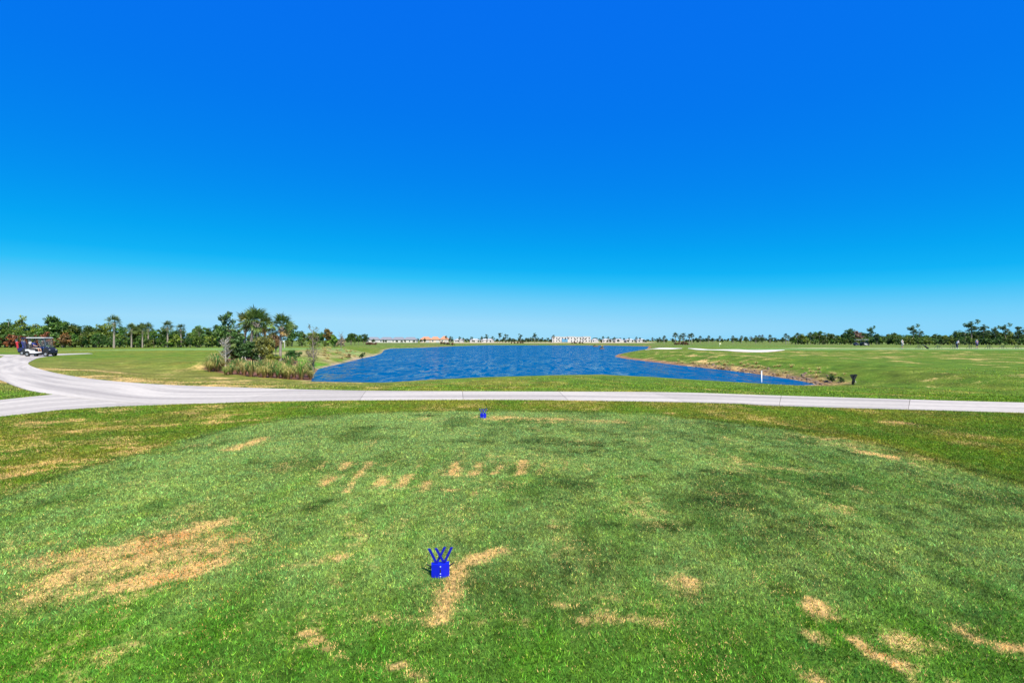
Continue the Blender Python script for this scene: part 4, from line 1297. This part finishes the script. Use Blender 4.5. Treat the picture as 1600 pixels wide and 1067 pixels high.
M_WHITE = mat('white_paint', (0.78, 0.78, 0.76), .45, var=.04)
m = MB(); m.tube([(0, 0, -.5), (0, 0, .68)], .032, 10); m.tube([(0, 0, .66), (0, 0, .72)], .04, 10)
tag(m.build('white_pipe', M_WHITE, None, True, loc=((1190 - 800) / F * 31.6, 31.6, WATER)), 'white pipe standing upright in the water of the inlet', 'pipe')

# planted rafts in the lake
M_ROCK = mat('dark_rock', (0.10, 0.075, 0.06), .9, var=.4, scale=1.5, bump=.6, bscale=6)
for px, py, sc, lb in ((940.5, 545.3, 1.0, 'nearer small planted islet with a pale grass tuft in the lake'), (930.5, 541.6, 1.5, 'farther low dark islet in the lake')):
    d = 2.6 * F / (py - HZ); x = (px - 800) / F * d
    e = empty('islet', (x, d, WATER), lb, 'islet', None, 0, sc)
    m = MB(); n0 = 0
    m.ell((0, 0, -.05), (.85, .8, .38), 12, 6)
    m.v = [(a + .12 * math.sin(a * 7 + b * 5), b + .1 * math.cos(a * 5), c + .05 * math.sin(9 * a + 7 * b)) for a, b, c in m.v]
    m.build('mound', M_ROCK, e)
    if py > 543:
        link('grass_tuft', CLUMPS[3], e, (.1, 0, .25), (0, 0, 1), (.9, .9, .9))
    link('foliage', BUSH[0][0], e, (-.35, 0, .1), (0, 0, 0), (.2, .2, .16), (0.035, 0.07, 0.02))

# ------------------------------------------------------------------ far houses
M_GLASS = mat('window_glass', (0.03, 0.04, 0.055), .15, var=.2, spec=.6)
def wallmat(n, c): return mat(n, c, .85, var=.06, scale=1.0)
M_W1 = wallmat('stucco_pale', (0.62, 0.58, 0.54)); M_W2 = wallmat('stucco_white', (0.55, 0.52, 0.52)); M_W3 = wallmat('stucco_cream', (0.62, 0.50, 0.40))
M_R1 = mat('grey_roof', (0.20, 0.20, 0.22), .9, var=.15, scale=1.5); M_R2 = mat('orange_roof', (0.50, 0.22, 0.12), .9, var=.2, scale=1.5); M_R3 = mat('pale_roof', (0.55, 0.53, 0.51), .9, var=.1)
M_GAR = mat('garage_door', (0.50, 0.48, 0.47), .6, var=.05)
BOXM = {}
def unitbox(m_):
    if m_.name not in BOXM:
        BOXM[m_.name] = MB().box((0, 0, 0), (1, 1, 1)).mesh('panel_' + m_.name, m_)
    return BOXM[m_.name]

def house(px, d, wpx, Hm, wm, rm, label, group=None, hip=.45, storeys=1):
    x, y, z = at(px, d)
    w = wpx / F * d; dp = 9.0
    wh = Hm * (1 - hip)
    e = empty('house', (x, y, z), label, 'house', group, random.uniform(-.12, .12))
    MB().box((0, dp / 2, wh / 2), (w, dp, wh)).build('wall', wm, e)
    o = .5; rl = max(.3, w / 2 - dp * .28)
    m = MB()
    A = [(-w / 2 - o, -o, wh), (w / 2 + o, -o, wh), (w / 2 + o, dp + o, wh), (-w / 2 - o, dp + o, wh), (-rl, dp / 2, Hm), (rl, dp / 2, Hm)]
    m.v = A; m.f = [(0, 1, 5, 4), (1, 2, 5), (2, 3, 4, 5), (3, 0, 4), (3, 2, 1, 0)]
    m.build('roof', rm, e)
    n = max(2, int(w / 3.2))
    for s_ in range(storeys):
        for i in range(n):
            xx = -w / 2 + w * (i + .5) / n
            zc = wh * (s_ + .5) / storeys + .1
            if i == n - 1 and s_ == 0:
                link('garage_door', unitbox(M_GAR), e, (xx, -.03, 1.1), (0, 0, 0), (min(3.0, w / n * .8), .1, 2.1))
            else:
                f = link('window', unitbox(M_WHITE), e, (xx, -.02, zc), (0, 0, 0), (1.5, .08, 1.4))
                link('pane', unitbox(M_GLASS), f, (0, -.35, 0), (0, 0, 0), (.82, .6, .82))
    return e
for i, (px, nm) in enumerate(((582, 'leftmost grey roofed house across the lake, partly behind trees'), (602, 'second grey roofed house from the left across the lake'), (621, 'third grey roofed house from the left across the lake'), (640, 'grey roofed house next to the orange roofed ones across the lake'))):
    house(px, 480, 20.5, 5.3, M_W1, M_R1, nm, 'grey roofed houses across the lake', .5)
for px, w, nm in ((664, 16, 'leftmost orange roofed house across the lake'), (680, 15, 'middle orange roofed house across the lake'), (694, 12, 'orange roofed house behind the two palms')):
    house(px, 470, w, 6.2 if px == 694 else 5.6, M_W3, M_R2, nm, 'orange roofed houses across the lake', .48)
for px, w, nm in ((716, 14, 'low white house just right of the two palms'), (742, 15, 'low white house left of the far pines'), (761, 20, 'long low white house below the far pines')):
    house(px, 500, w, 3.6, M_W2, M_R3, nm, 'low white houses left of the apartments', .3)
for px, w, nm in ((930, 10, 'low white house right beside the apartments'), (949, 16, 'second low white house right of the apartments'), (968, 13, 'third low white house right of the apartments'), (985, 12, 'fourth low white house right of the apartments'), (1002, 13, 'last low white house before the right bank')):
    house(px, 520, w, 3.7, M_W2, M_R3, nm, 'low white houses right of the apartments', .3)

def apartments():
    d = 560; x, y, z = at(893, d); w = 60 / F * d; H = 6.3; dp = 14
    e = empty('apartment_building', (x, y, z), 'two storey white apartment block with flat roof and dark windows across the lake', 'building')
    m = MB()
    for i in range(5):
        xx = -w / 2 + w * (i + .5) / 5
        m.box((xx, dp / 2 + (.8 if i % 2 else 0), H / 2), (w / 5 - .02, dp, H - (.4 if i % 2 else 0)))
    m.build('wall', M_W2, e)
    m = MB()
    for i in range(5):
        xx = -w / 2 + w * (i + .5) / 5
        m.box((xx, dp / 2 + (.8 if i % 2 else 0), H + .02 - (.4 if i % 2 else 0)), (w / 5 - .3, dp + .4, .35))
    m.build('parapet', M_R3, e)
    MB().box((-7.0, .35, 2.0), (7.0, .5, 3.6), bev=.1).build('blue_wrap', mat('blue_sheeting', (0.10, 0.30, 0.50), .6), e)
    for r_ in range(2):
        for i in range(13):
            xx = -w / 2 + w * (i + .5) / 13
            if r_ == 0 and -11 < xx < -3: continue
            off = .8 if int((i + .5) / 13 * 5) % 2 else 0
            f = link('window', unitbox(M_R3), e, (xx, off - .05, 1.55 + 2.85 * r_), (0, 0, 0), (random.uniform(1.0, 1.7), .16, 1.6))
            link('pane', unitbox(M_GLASS), f, (0, -.35, 0), (0, 0, 0), (.85, .6, .85))
apartments()
MB().box((0, 0, 0), (.1, .1, .1))

# ------------------------------------------------------------------ golf carts
M_CWHITE = mat('cart_white', (0.58, 0.58, 0.60), .3, var=.03, spec=.5)
M_CDARK = mat('cart_charcoal', (0.03, 0.03, 0.035), .4, var=.1)
M_CNAVY = mat('cart_navy', (0.02, 0.025, 0.09), .3, var=.1, spec=.5)
M_BLACK = mat('black_plastic', (0.018, 0.018, 0.02), .5, var=.2)
M_RUB = mat('tyre_rubber', (0.02, 0.02, 0.02), .8, var=.2)
M_RIM = mat('wheel_rim', (0.45, 0.45, 0.47), .35, .6, var=.08)
M_SEAT = mat('seat_vinyl', (0.10, 0.09, 0.085), .5, var=.1)
M_SCREEN = mat('windscreen', (0.45, 0.55, 0.58), .1, var=.05, spec=.6)
def screen_mat():
    m, nt, b = new_mat('cart_windscreen')
    b.inputs['Base Color'].default_value = (0.80, 0.90, 0.92, 1)
    b.inputs['Roughness'].default_value = .05
    b.inputs['Transmission Weight'].default_value = .95
    b.inputs['IOR'].default_value = 1.1
    return m
M_SCREEN = screen_mat()

def golf_cart(loc, rz, label, bodym, roofm, group=None, sc=1.0):
    e = empty('golf_cart', loc, label, 'golf cart', group, rz, sc)
    b = MB()
    # side profile of tub: rear well, seat box, floor, cowl
    prof = [(-1.12, .42), (-1.16, .75), (-.55, .82), (-.50, .66), (-.06, .62), (.0, .40), (.58, .38), (.58, .27), (-.42, .27), (-.50, .42), (-.68, .52), (-.88, .44), (-.96, .34)]
    b.prism(prof, 'y', -.58, .58)
    b.build('body', M_CDARK if bodym is M_CWHITE else bodym, e)
    for sy in (1, -1):
        sp = MB(); sp.prism([(-.46, .30), (-.52, .46), (-.66, .55), (-.86, .52), (-.90, .70), (-.56, .72), (-.40, .62), (-.04, .60), (.04, .47), (.60, .46), (.60, .38), (.02, .30)], 'y', .58 * sy, .60 * sy); sp.build('side_panel', bodym, e)
    c_ = MB(); c_.prism([(.58, .27), (.58, .40), (.66, .44), (.74, .66), (.80, .84), (.92, .86), (1.18, .66), (1.24, .44), (1.16, .30), (1.14, .40), (.95, .50), (.76, .42), (.68, .27)], 'y', -.575, .575); c_.build('front_cowl', M_BLACK if bodym is M_CWHITE else bodym, e)
    m = MB().box((.1, 0, .25), (2.05, .9, .12), bev=.03); m.box((1.22, 0, .34), (.10, 1.0, .14), bev=.03); m.box((-1.13, 0, .34), (.12, 1.0, .14), bev=.03)
    m.build('chassis', M_BLACK, e)
    MB().box((-.30, 0, .72), (.52, 1.08, .16), bev=.05).build('seat', M_SEAT, e)
    MB().box((-.58, 0, .98), (.12, 1.08, .42), bev=.04, rot=Euler((0, -.15, 0))).build('backrest', M_SEAT, e)
    r = MB().box((-.02, 0, 1.815), (1.66, 1.18, .09), bev=.035); r.box((-.02, 0, 1.765), (1.54, 1.08, .03))
    r.build('roof', roofm, e)
    for sx, sy in ((1, 1), (1, -1), (-1, 1), (-1, -1)):
        p = MB()
        if sx > 0: p.tube([(.86, .52 * sy, .84), (.70, .52 * sy, 1.76)], .022, 7)
        else: p.tube([(-.78, .52 * sy, .70), (-.74, .52 * sy, 1.76)], .022, 7)
        p.build('roof_post', M_BLACK, e)
    w = MB(); w.v = [(.865, -.50, .86), (.865, .50, .86), (.715, .50, 1.74), (.715, -.50, 1.74), (.875, -.50, .86), (.875, .50, .86), (.725, .50, 1.74), (.725, -.50, 1.74)]
    w.f = [(0, 1, 2, 3), (7, 6, 5, 4), (0, 4, 5, 1), (1, 5, 6, 2), (2, 6, 7, 3), (3, 7, 4, 0)]
    w.build('windscreen', M_SCREEN, e)
    s_ = MB(); s_.tube([(.78, .25, .72), (.48, .25, .98)], .02, 6)
    pts = []
    for k in range(13):
        a = 2 * math.pi * k / 12
        pts.append((.46 + .09 * math.cos(a), .25 + .17 * math.sin(a), 1.0 + .12 * math.cos(a)))
    s_.tube(pts, .014, 6, cap=False)
    s_.build('steering_wheel', M_BLACK, e)
    for sy in (1, -1):
        l = MB().box((1.16, .40 * sy, .62), (.06, .20, .10), bev=.02); l.build('headlight', M_WHITE, e)
        a = MB(); a.tube([(-.45, .54 * sy, .80), (-.47, .56 * sy, .96), (-.20, .56 * sy, .96), (-.14, .54 * sy, .78)], .016, 6); a.build('armrest', M_BLACK, e)
    g = MB(); g.tube([(-1.05, -.45, .75), (-1.10, -.45, 1.15), (-1.10, .45, 1.15), (-1.05, .45, .75)], .018, 6); g.box((-.98, 0, .50), (.34, 1.0, .05)); g.build('bag_rack', M_BLACK, e)
    for sx in (-.72, .95):
        for sy in (1, -1):
            wh = empty_part('wheel', e, (sx, .52 * sy, .225))
            t = MB()
            ring = [(.225, -.07), (.225, .07), (.20, .10), (.12, .10), (.12, -.10), (.20, -.10)]
            N_ = 18; n0 = 0
            for k in range(N_):
                an = 2 * math.pi * k / N_
                for r_, y_ in ring: t.v.append((r_ * math.cos(an), y_, r_ * math.sin(an)))
            for k in range(N_):
                for q in range(6):
                    a0 = k * 6 + q; a1 = k * 6 + (q + 1) % 6; b0 = ((k + 1) % N_) * 6 + q; b1 = ((k + 1) % N_) * 6 + (q + 1) % 6
                    t.f.append((a0, a1, b1, b0))
            t.build('tyre', M_RUB, wh, True)
            h_ = MB(); h_.tube([(0, -.085 * 1, 0), (0, .085, 0)], .118, 14); h_.tube([(0, .08 * sy, 0), (0, .105 * sy, 0)], .045, 8)
            h_.build('rim', M_RIM, wh)
    return e
def empty_part(name, parent, loc):
    o = bpy.data.objects.new(name, None); COL.objects.link(o); o.parent = parent; o.location = loc; o.empty_display_size = .1
    return o

def golf_bag(loc, rz, col, label, tilt=-.28, sc=1.0):
    e = empty('golf_bag', loc, label, 'golf bag', None, rz, sc)
    e.rotation_euler[1] = tilt
    bm_ = mat('bag_cloth', col, .7, var=.15)
    b = MB(); b.tube([(0, 0, 0), (0, 0, .08), (0, 0, .45), (0, 0, .82), (0, 0, .88)], [.115, .125, .115, .13, .135], 12); b.build('bag', bm_, e, True)
    p = MB().box((.12, 0, .30), (.09, .18, .34), bev=.03); p.box((.12, 0, .62), (.07, .16, .2), bev=.03); p.build('pocket', M_BLACK, e)
    c = MB(); h_ = MB()
    for k in range(8):
        an = k * 2.4; r_ = .03 + .055 * (k % 3) / 2
        top = (r_ * 1.5 * math.cos(an), r_ * 1.5 * math.sin(an), 1.08 + .05 * (k % 3))
        c.tube([(r_ * math.cos(an), r_ * math.sin(an), .8), top], .007, 5)
        h_.ell((top[0] + .03, top[1], top[2] + .02), (.055, .035, .03), 7, 4)
    c.build('club_shaft', M_RIM, e); h_.build('club_head', M_BLACK, e)
    return e
CZ = .012
golf_cart((-46.75, 50.7, CZ), .10, 'golf cart with white side panels, a pale roof and a driver on the path bend', M_CWHITE, M_CWHITE, None, 1.0)
golf_cart((-51.55, 55.2, CZ), .16, 'navy golf cart half hidden behind the white panelled one on the path bend', M_CNAVY, M_CNAVY, None, 1.0)
golf_bag((-52.65, 54.65, CZ + .54), .16, (0.42, 0.02, 0.03), 'red golf bag on the rear rack of the navy cart', -.2)
golf_bag((-52.57, 55.2, CZ + .54), .16, (0.03, 0.05, 0.30), 'blue golf bag beside the red one on the rear rack of the navy cart', -.2)
golf_bag((-47.72, 50.3, CZ + .54), .10, (0.03, 0.035, 0.10), 'dark golf bag on the rear rack of the white cart nearer the camera', -.2)
golf_bag((-47.78, 50.95, CZ + .54), .10, (0.45, 0.47, 0.50), 'pale golf bag on the rear rack of the white cart', -.2)
x, y, z = at(1351, 150); golf_cart((x, y, z), .3, 'white golf cart parked far off before the right hand trees', M_CWHITE, M_CWHITE, 'carts parked by the range')
x, y, z = at(1340.5, 155); golf_cart((x, y, z), -.2, 'navy and white golf cart parked behind the far white one', M_CNAVY, M_CWHITE, 'carts parked by the range')

# ------------------------------------------------------------------ people
M_SKIN = mat('skin', (0.42, 0.24, 0.16), .6, var=.06)
def skin_mesh(name, nodes, edges, m_, root=0, sub=1):
    """continuous body grown from a skeleton: nodes are (x, y, z, rx[, ry])"""
    me = bpy.data.meshes.new(name)
    me.from_pydata([n[:3] for n in nodes], edges, [])
    o = bpy.data.objects.new(name, me); COL.objects.link(o)
    o.modifiers.new('skin', 'SKIN')
    sv = me.skin_vertices[0].data
    for i, n in enumerate(nodes):
        sv[i].radius = (n[3], n[4] if len(n) > 4 else n[3]); sv[i].use_root = (i == root)
    o.modifiers['skin'].use_smooth_shade = True
    s_ = o.modifiers.new('sub', 'SUBSURF'); s_.levels = sub; s_.render_levels = sub
    dg = bpy.context.evaluated_depsgraph_get()
    r = bpy.data.meshes.new_from_object(o.evaluated_get(dg))
    r.name = name
    bpy.data.objects.remove(o)
    r.materials.clear(); r.materials.append(m_)
    return r

def person(loc, rz, label, shirt, legs, pose, cap=None, shorts=True, sc=1.0, club=True):
    e = empty('person', loc, label, 'person', None, rz, sc)
    if pose == 'sit':
        hip = (0, 0, .82); kn = .42; J = dict(pel=(0, 0, .84), waist=(-.04, 0, 1.02), chest=(-.05, 0, 1.24), neck=(-.03, 0, 1.42), head=(0, 0, 1.55), top=(.0, 0, 1.66))
        arms = lambda s: [(-.05, .19 * s, 1.34), (.10, .24 * s, 1.12), (.32, .18 * s, 1.06), (.40, .16 * s, 1.06)]
        leg = lambda s: [(0.02, .10 * s, .80), (.42, .13 * s, .82), (.50, .13 * s, .42), (.62, .13 * s, .38)]
    elif pose == 'swing':
        J = dict(pel=(0, 0, .93), waist=(.06, 0, 1.08), chest=(.16, 0, 1.28), neck=(.24, 0, 1.45), head=(.30, 0, 1.56), top=(.33, 0, 1.68))
        arms = lambda s: [(.17, .20 * s, 1.38), (.34, .15 * s, 1.16), (.46, .04 * s, .96), (.50, .03 * s, .90)]
        leg = lambda s: [(0, .10 * s, .88), (.06, .16 * s, .48), (-.02, .19 * s, .09), (.12, .21 * s, .04)]
    else:
        J = dict(pel=(0, 0, .95), waist=(0, 0, 1.10), chest=(.01, 0, 1.32), neck=(.02, 0, 1.48), head=(.04, 0, 1.60), top=(.03, 0, 1.72))
        arms = lambda s: [(.0, .20 * s, 1.42), (.02, .26 * s, 1.16), (.16, .20 * s, .98), (.22, .16 * s, .95)]
        leg = lambda s: [(0, .10 * s, .90), (.02, .12 * s, .50), (-.02, .13 * s, .09), (.12, .15 * s, .04)]
    nodes = [(*J['pel'], .15, .12), (*J['waist'], .13, .10), (*J['chest'], .16, .11), (*J['neck'], .055), (*J['head'], .085, .095), (*J['top'], .06)]
    edges = [(0, 1), (1, 2), (2, 3), (3, 4), (4, 5)]
    for s in (1, -1):
        k = len(nodes); A = arms(s)
        nodes += [(*A[0], .055), (*A[1], .045), (*A[2], .035), (*A[3], .035)]
        edges += [(2, k), (k, k + 1), (k + 1, k + 2), (k + 2, k + 3)]
        k = len(nodes); L = leg(s)
        nodes += [(*L[0], .095), (*L[1], .065), (*L[2], .042), (*L[3], .035)]
        edges += [(0, k), (k, k + 1), (k + 1, k + 2), (k + 2, k + 3)]
    link('body', skin_mesh('body', nodes, edges, M_SKIN), e)
    sh = [(*[a * .6 + b * .4 for a, b in zip(J['pel'], J['waist'])], .165, .135), (*J['waist'], .155, .125), (*J['chest'], .185, .135), (*[a * .35 + b * .65 for a, b in zip(J['chest'], J['neck'])], .10, .09)]
    ed = [(0, 1), (1, 2), (2, 3)]
    for s in (1, -1):
        A = arms(s); k = len(sh)
        sh += [(*A[0], .08), (*[a * .25 + b * .75 for a, b in zip(A[0], A[1])], .07)]; ed += [(2, k), (k, k + 1)]
    link('shirt', skin_mesh('shirt', sh, ed, mat('shirt_cloth', shirt, .85, var=.08)), e)
    tr = [(*[a * .8 + b * .2 for a, b in zip(J['pel'], J['waist'])], .17, .14)]; ed = []
    for s in (1, -1):
        L = leg(s); k = len(tr)
        tr += [(*L[0], .115), (*L[1], .088)]; ed += [(0, k), (k, k + 1)]
        if not shorts:
            tr.append((*[a * .08 + b * .92 for a, b in zip(L[1], L[2])], .068)); ed.append((k + 1, k + 2))
    link('shorts' if shorts else 'trousers', skin_mesh('legwear', tr, ed, mat('legwear_cloth', legs, .85, var=.08)), e)
    for s in (1, -1):
        L = leg(s)
        m = MB(); m.ell((L[2][0] + .07, L[2][1] + .01 * s, L[2][2] - .035), (.15, .055, .05), 10, 6); m.build('shoe', M_WHITE, e, True)
    h = J['head']; t_ = J['top']
    m = MB(); m.ell((h[0] - .005, h[1], h[2] + .075), (.105, .088, .075), 12, 6)
    if cap:
        m.box((h[0] + .12, 0, h[2] + .06), (.12, .14, .015), bev=.006)
        m.build('cap', mat('cap_cloth', cap, .8), e, True)
    else:
        m.build('hair', mat('hair', (0.05, 0.035, 0.025), .7), e, True)
    f = MB(); f.ell((h[0] + .098, 0, h[2] - .0), (.022, .014, .022), 6, 4); f.build('nose', M_SKIN, e, True)
    if club:
        A = arms(1)
        m = MB(); tip = (A[3][0] + .55, .3, .03) if pose == 'swing' else (A[3][0] + .42, -.25, .03)
        m.tube([(A[3][0] - .05, 0.02, A[3][2] + .12), (tip[0], tip[1], tip[2])], .009, 6); m.box((tip[0], tip[1], .03), (.09, .05, .05), bev=.01)
        o = m.build('golf_club', M_RIM, None)
        o.matrix_world = e.matrix_basis @ Matrix.Identity(4)
        tag(o, 'golf club of the ' + ' '.join(label.split()[:8]), 'golf club')
    return e
def range_at(px): 
    return at(px, 98)
x, y, z = range_at(1410); person((x, y, z), 1.9, 'golfer in a pale shirt and pale shorts standing left of the bag stands', (0.68, 0.72, 0.80), (0.40, 0.38, 0.42), 'stand', (0.75, 0.75, 0.75))
x, y, z = range_at(1495); person((x, y, z), -.1, 'golfer bending forward in a white shirt and dark trousers beside a bag stand', (0.72, 0.70, 0.78), (0.04, 0.045, 0.10), 'swing', (0.06, 0.06, 0.1), False)
x, y, z = range_at(1526.5); person((x, y, z), 1.5, 'golfer in a royal blue shirt and white cap between the right hand bag stands', (0.05, 0.07, 0.45), (0.05, 0.06, 0.14), 'stand', (0.8, 0.8, 0.8))
# the driver sits on the near side of the white cart
person((-46.75 - .30, 50.7 - .22, CZ - .06), .10, 'driver with a navy shirt and dark cap seated in the white golf cart', (0.025, 0.04, 0.20), (0.30, 0.28, 0.26), 'sit', (0.04, 0.04, 0.07), True, 1.0, False)

# ------------------------------------------------------------------ range furniture
M_STAND = mat('stand_metal', (0.05, 0.065, 0.06), .5, .3, var=.2)
def bag_stand(px, label):
    x, y, z = at(px, 97.5)
    e = empty('bag_stand', (x, y, z), label, 'bag stand', 'bag stands along the range', random.uniform(-.1, .1))
    for yy in (-.22, .22):
        for sx in (-1, 1):
            m = MB(); m.tube([(.48 * sx, yy * 1.5, 0), (.40 * sx, yy * .9, .34), (.26 * sx, yy * .4, .56), (0, yy * .3, .62)], .024, 6); m.build('leg', M_STAND, e)
    m = MB(); m.tube([(-.30, 0, .60), (.30, 0, .60)], .024, 6); m.build('top_rail', M_STAND, e)
    m = MB(); m.tube([(-.42, 0, .30), (.42, 0, .30)], .018, 6); m.tube([(-.12, 0, .6), (-.16, 0, 0)], .02, 6); m.tube([(.12, 0, .6), (.16, 0, 0)], .02, 6); m.build('brace', M_STAND, e)
for px, lb in ((1436, 'bag stand beside the leaning black and white golf bag'), (1466, 'bag stand standing alone right of the leaning golf bag'), (1490, 'bag stand just left of the bending golfer'), (1516, 'bag stand just left of the golfer in blue'), (1545, 'first bag stand to the right of the golfer in blue'), (1567, 'second bag stand to the right of the golfer in blue'), (1589, 'last bag stand at the right edge of the frame')):
    bag_stand(px, lb)
x, y, z = at(1450, 97.0); b_ = golf_bag((x + .1, y, z + .05), 3.14, (0.03, 0.03, 0.035), 'black and white golf bag leaning steeply towards the leftmost bag stand', .95, 1.05)

# ------------------------------------------------------------------ black waterbird by the inlet
def bird():
    x, y, z = hit(1334, 601.5)
    e = empty('bird', (x, y, z), 'black waterbird with half raised wings on the grass at the tip of the inlet', 'bird', None, .25)
    mb = mat('black_feathers', (0.012, 0.013, 0.016), .55, var=.4, scale=12)
    nodes = [(0, 0, .24, .075, .07), (0, .02, .17, .105, .08), (0, .06, .08, .05, .03), (0, -.01, .36, .065, .06), (-.01, -.03, .46, .03), (-.03, -.07, .53, .028), (-.05, -.11, .55, .012), (-.06, -.17, .545, .006)]
    edges = [(0, 1), (1, 2), (0, 3), (3, 4), (4, 5), (5, 6), (6, 7)]
    link('body', skin_mesh('bird_body', nodes, edges, mb), e)
    for s in (-1, 1):
        m = MB()
        out = [(.002 * s, .30), (.002 * s, .555), (.08 * s, .575), (.16 * s, .57), (.225 * s, .555), (.24 * s, .51), (.20 * s, .47), (.175 * s, .42), (.14 * s, .37), (.105 * s, .32), (.06 * s, .27)]
        m.prism(out, 'y', -.012, .012); m.build('wing', mb, e)
        l = MB(); l.tube([(.035 * s, .0, .16), (.04 * s, .01, .07), (.035 * s, 0, 0)], .012, 6); l.tube([(.035 * s, 0, .006), (.045 * s, -.06, .006)], .008, 5); l.build('leg', mb, e)
    m = MB(); m.prism([(.02, .20), (.045, .22), (.075, .13), (.06, .12)], 'y', -.085, -.07); m.build('white_patch', mat('white_feathers', (0.5, 0.5, 0.52), .8), e)
    t = MB(); t.prism([(-.05, .16), (.05, .16), (.075, .02), (-.075, .02)], 'y', .05, .065); t.build('tail', mb, e)
bird()

# ------------------------------------------------------------------ small posts and flags
M_YEL = mat('pale_flag', (0.70, 0.68, 0.42), .8)
x, y, z = at(1124, 132)
e = empty('marker_flag', (x, y, z), 'small pale yellow flag on a short stick beyond the long bunker', 'flag')
MB().tube([(0, 0, -.05), (0, 0, .95)], .02, 6).build('stick', M_WHITE, e); MB().box((.22, 0, .75), (.42, .012, .36)).build('cloth', M_YEL, e)
x, y, z = at(385.5, 104)
e = empty('white_sign', (x, y, z), 'small white sign on a post seen left of the near palms', 'sign')
MB().tube([(.28, 0, -.05), (.28, 0, 1.35)], .06, 8).build('post', M_WHITE, e); MB().box((0, -.02, 1.05), (.66, .05, .55), bev=.02).build('board', M_WHITE, e)
x, y, z = at(444.7, 108)
e = empty('pale_post', (x, y, z), 'pale upright post in the grass right of the palm with the clean trunk', 'post')
MB().tube([(0, 0, -.05), (0, 0, 1.5)], .09, 8).build('post', M_PALE, e); MB().box((-.2, -.02, 1.35), (.34, .05, .25), bev=.02).build('board', M_WHITE, e)

# ------------------------------------------------------------------ tee markers
M_BLUE = mat('marker_blue', (0.004, 0.012, 0.52), .45, var=.08, scale=30, spec=.4)
M_BLUE2 = mat('marker_blue_letter', (0.004, 0.008, 0.30), .45, var=.08, scale=30, spec=.4)
M_DOT = mat('marker_dot', (0.35, 0.42, 0.75), .5)
def tee_marker(px, py, label):
    x, y = flat(px, py); z = h1(x, y)
    e = empty('tee_marker', (x, y, z), label, 'tee marker', 'blue tee markers', math.atan2(-x, y))
    w = .060; f = -.022
    b = MB(); n0 = 0
    plan = [(-w, 0.0), (0, f), (w, 0.0), (w, .035), (-w, .035)]
    b.prism(plan, 'z', -.02, .088)
    b.build('base', M_BLUE, e)
    for zz in (.078, .030, .012):
        MB().box((0, f - .001, zz), (.009, .006, .009), bev=.002).build('rivet', M_DOT, e)
    MB().box((0, f - .0005, .05), (.006, .005, .022)).build('seam', M_BLACK, e)
    for x0, x1 in ((-.076, -.026), (-.030, .024), (.030, -.024), (.076, .026)):
        y0 = .006 if x1 * x0 > 0 or x0 < 0 else .017
        hgt = .102; dx = x0 - x1
        m = MB()
        t = .0085
        m.prism([(x1 - t, .089), (x1 + t, .089), (x0 + t, .089 + hgt), (x0 - t, .089 + hgt)], 'y', y0, y0 + .010)
        m.build('letter_stroke', M_BLUE2, e)
    for sx in (-1, 1):
        m = MB(); m.tube([(w * sx, .02, .062), ((w + .034) * sx, .028, .080)], [.006, .0035], 6); m.build('side_pin', M_BLACK, e)
    return e
tee_marker(688, 900.5, 'blue tee marker with a W shaped top on the near part of the tee')
tee_marker(755, 653.5, 'small looking blue tee marker at the far edge of the tee near the path')
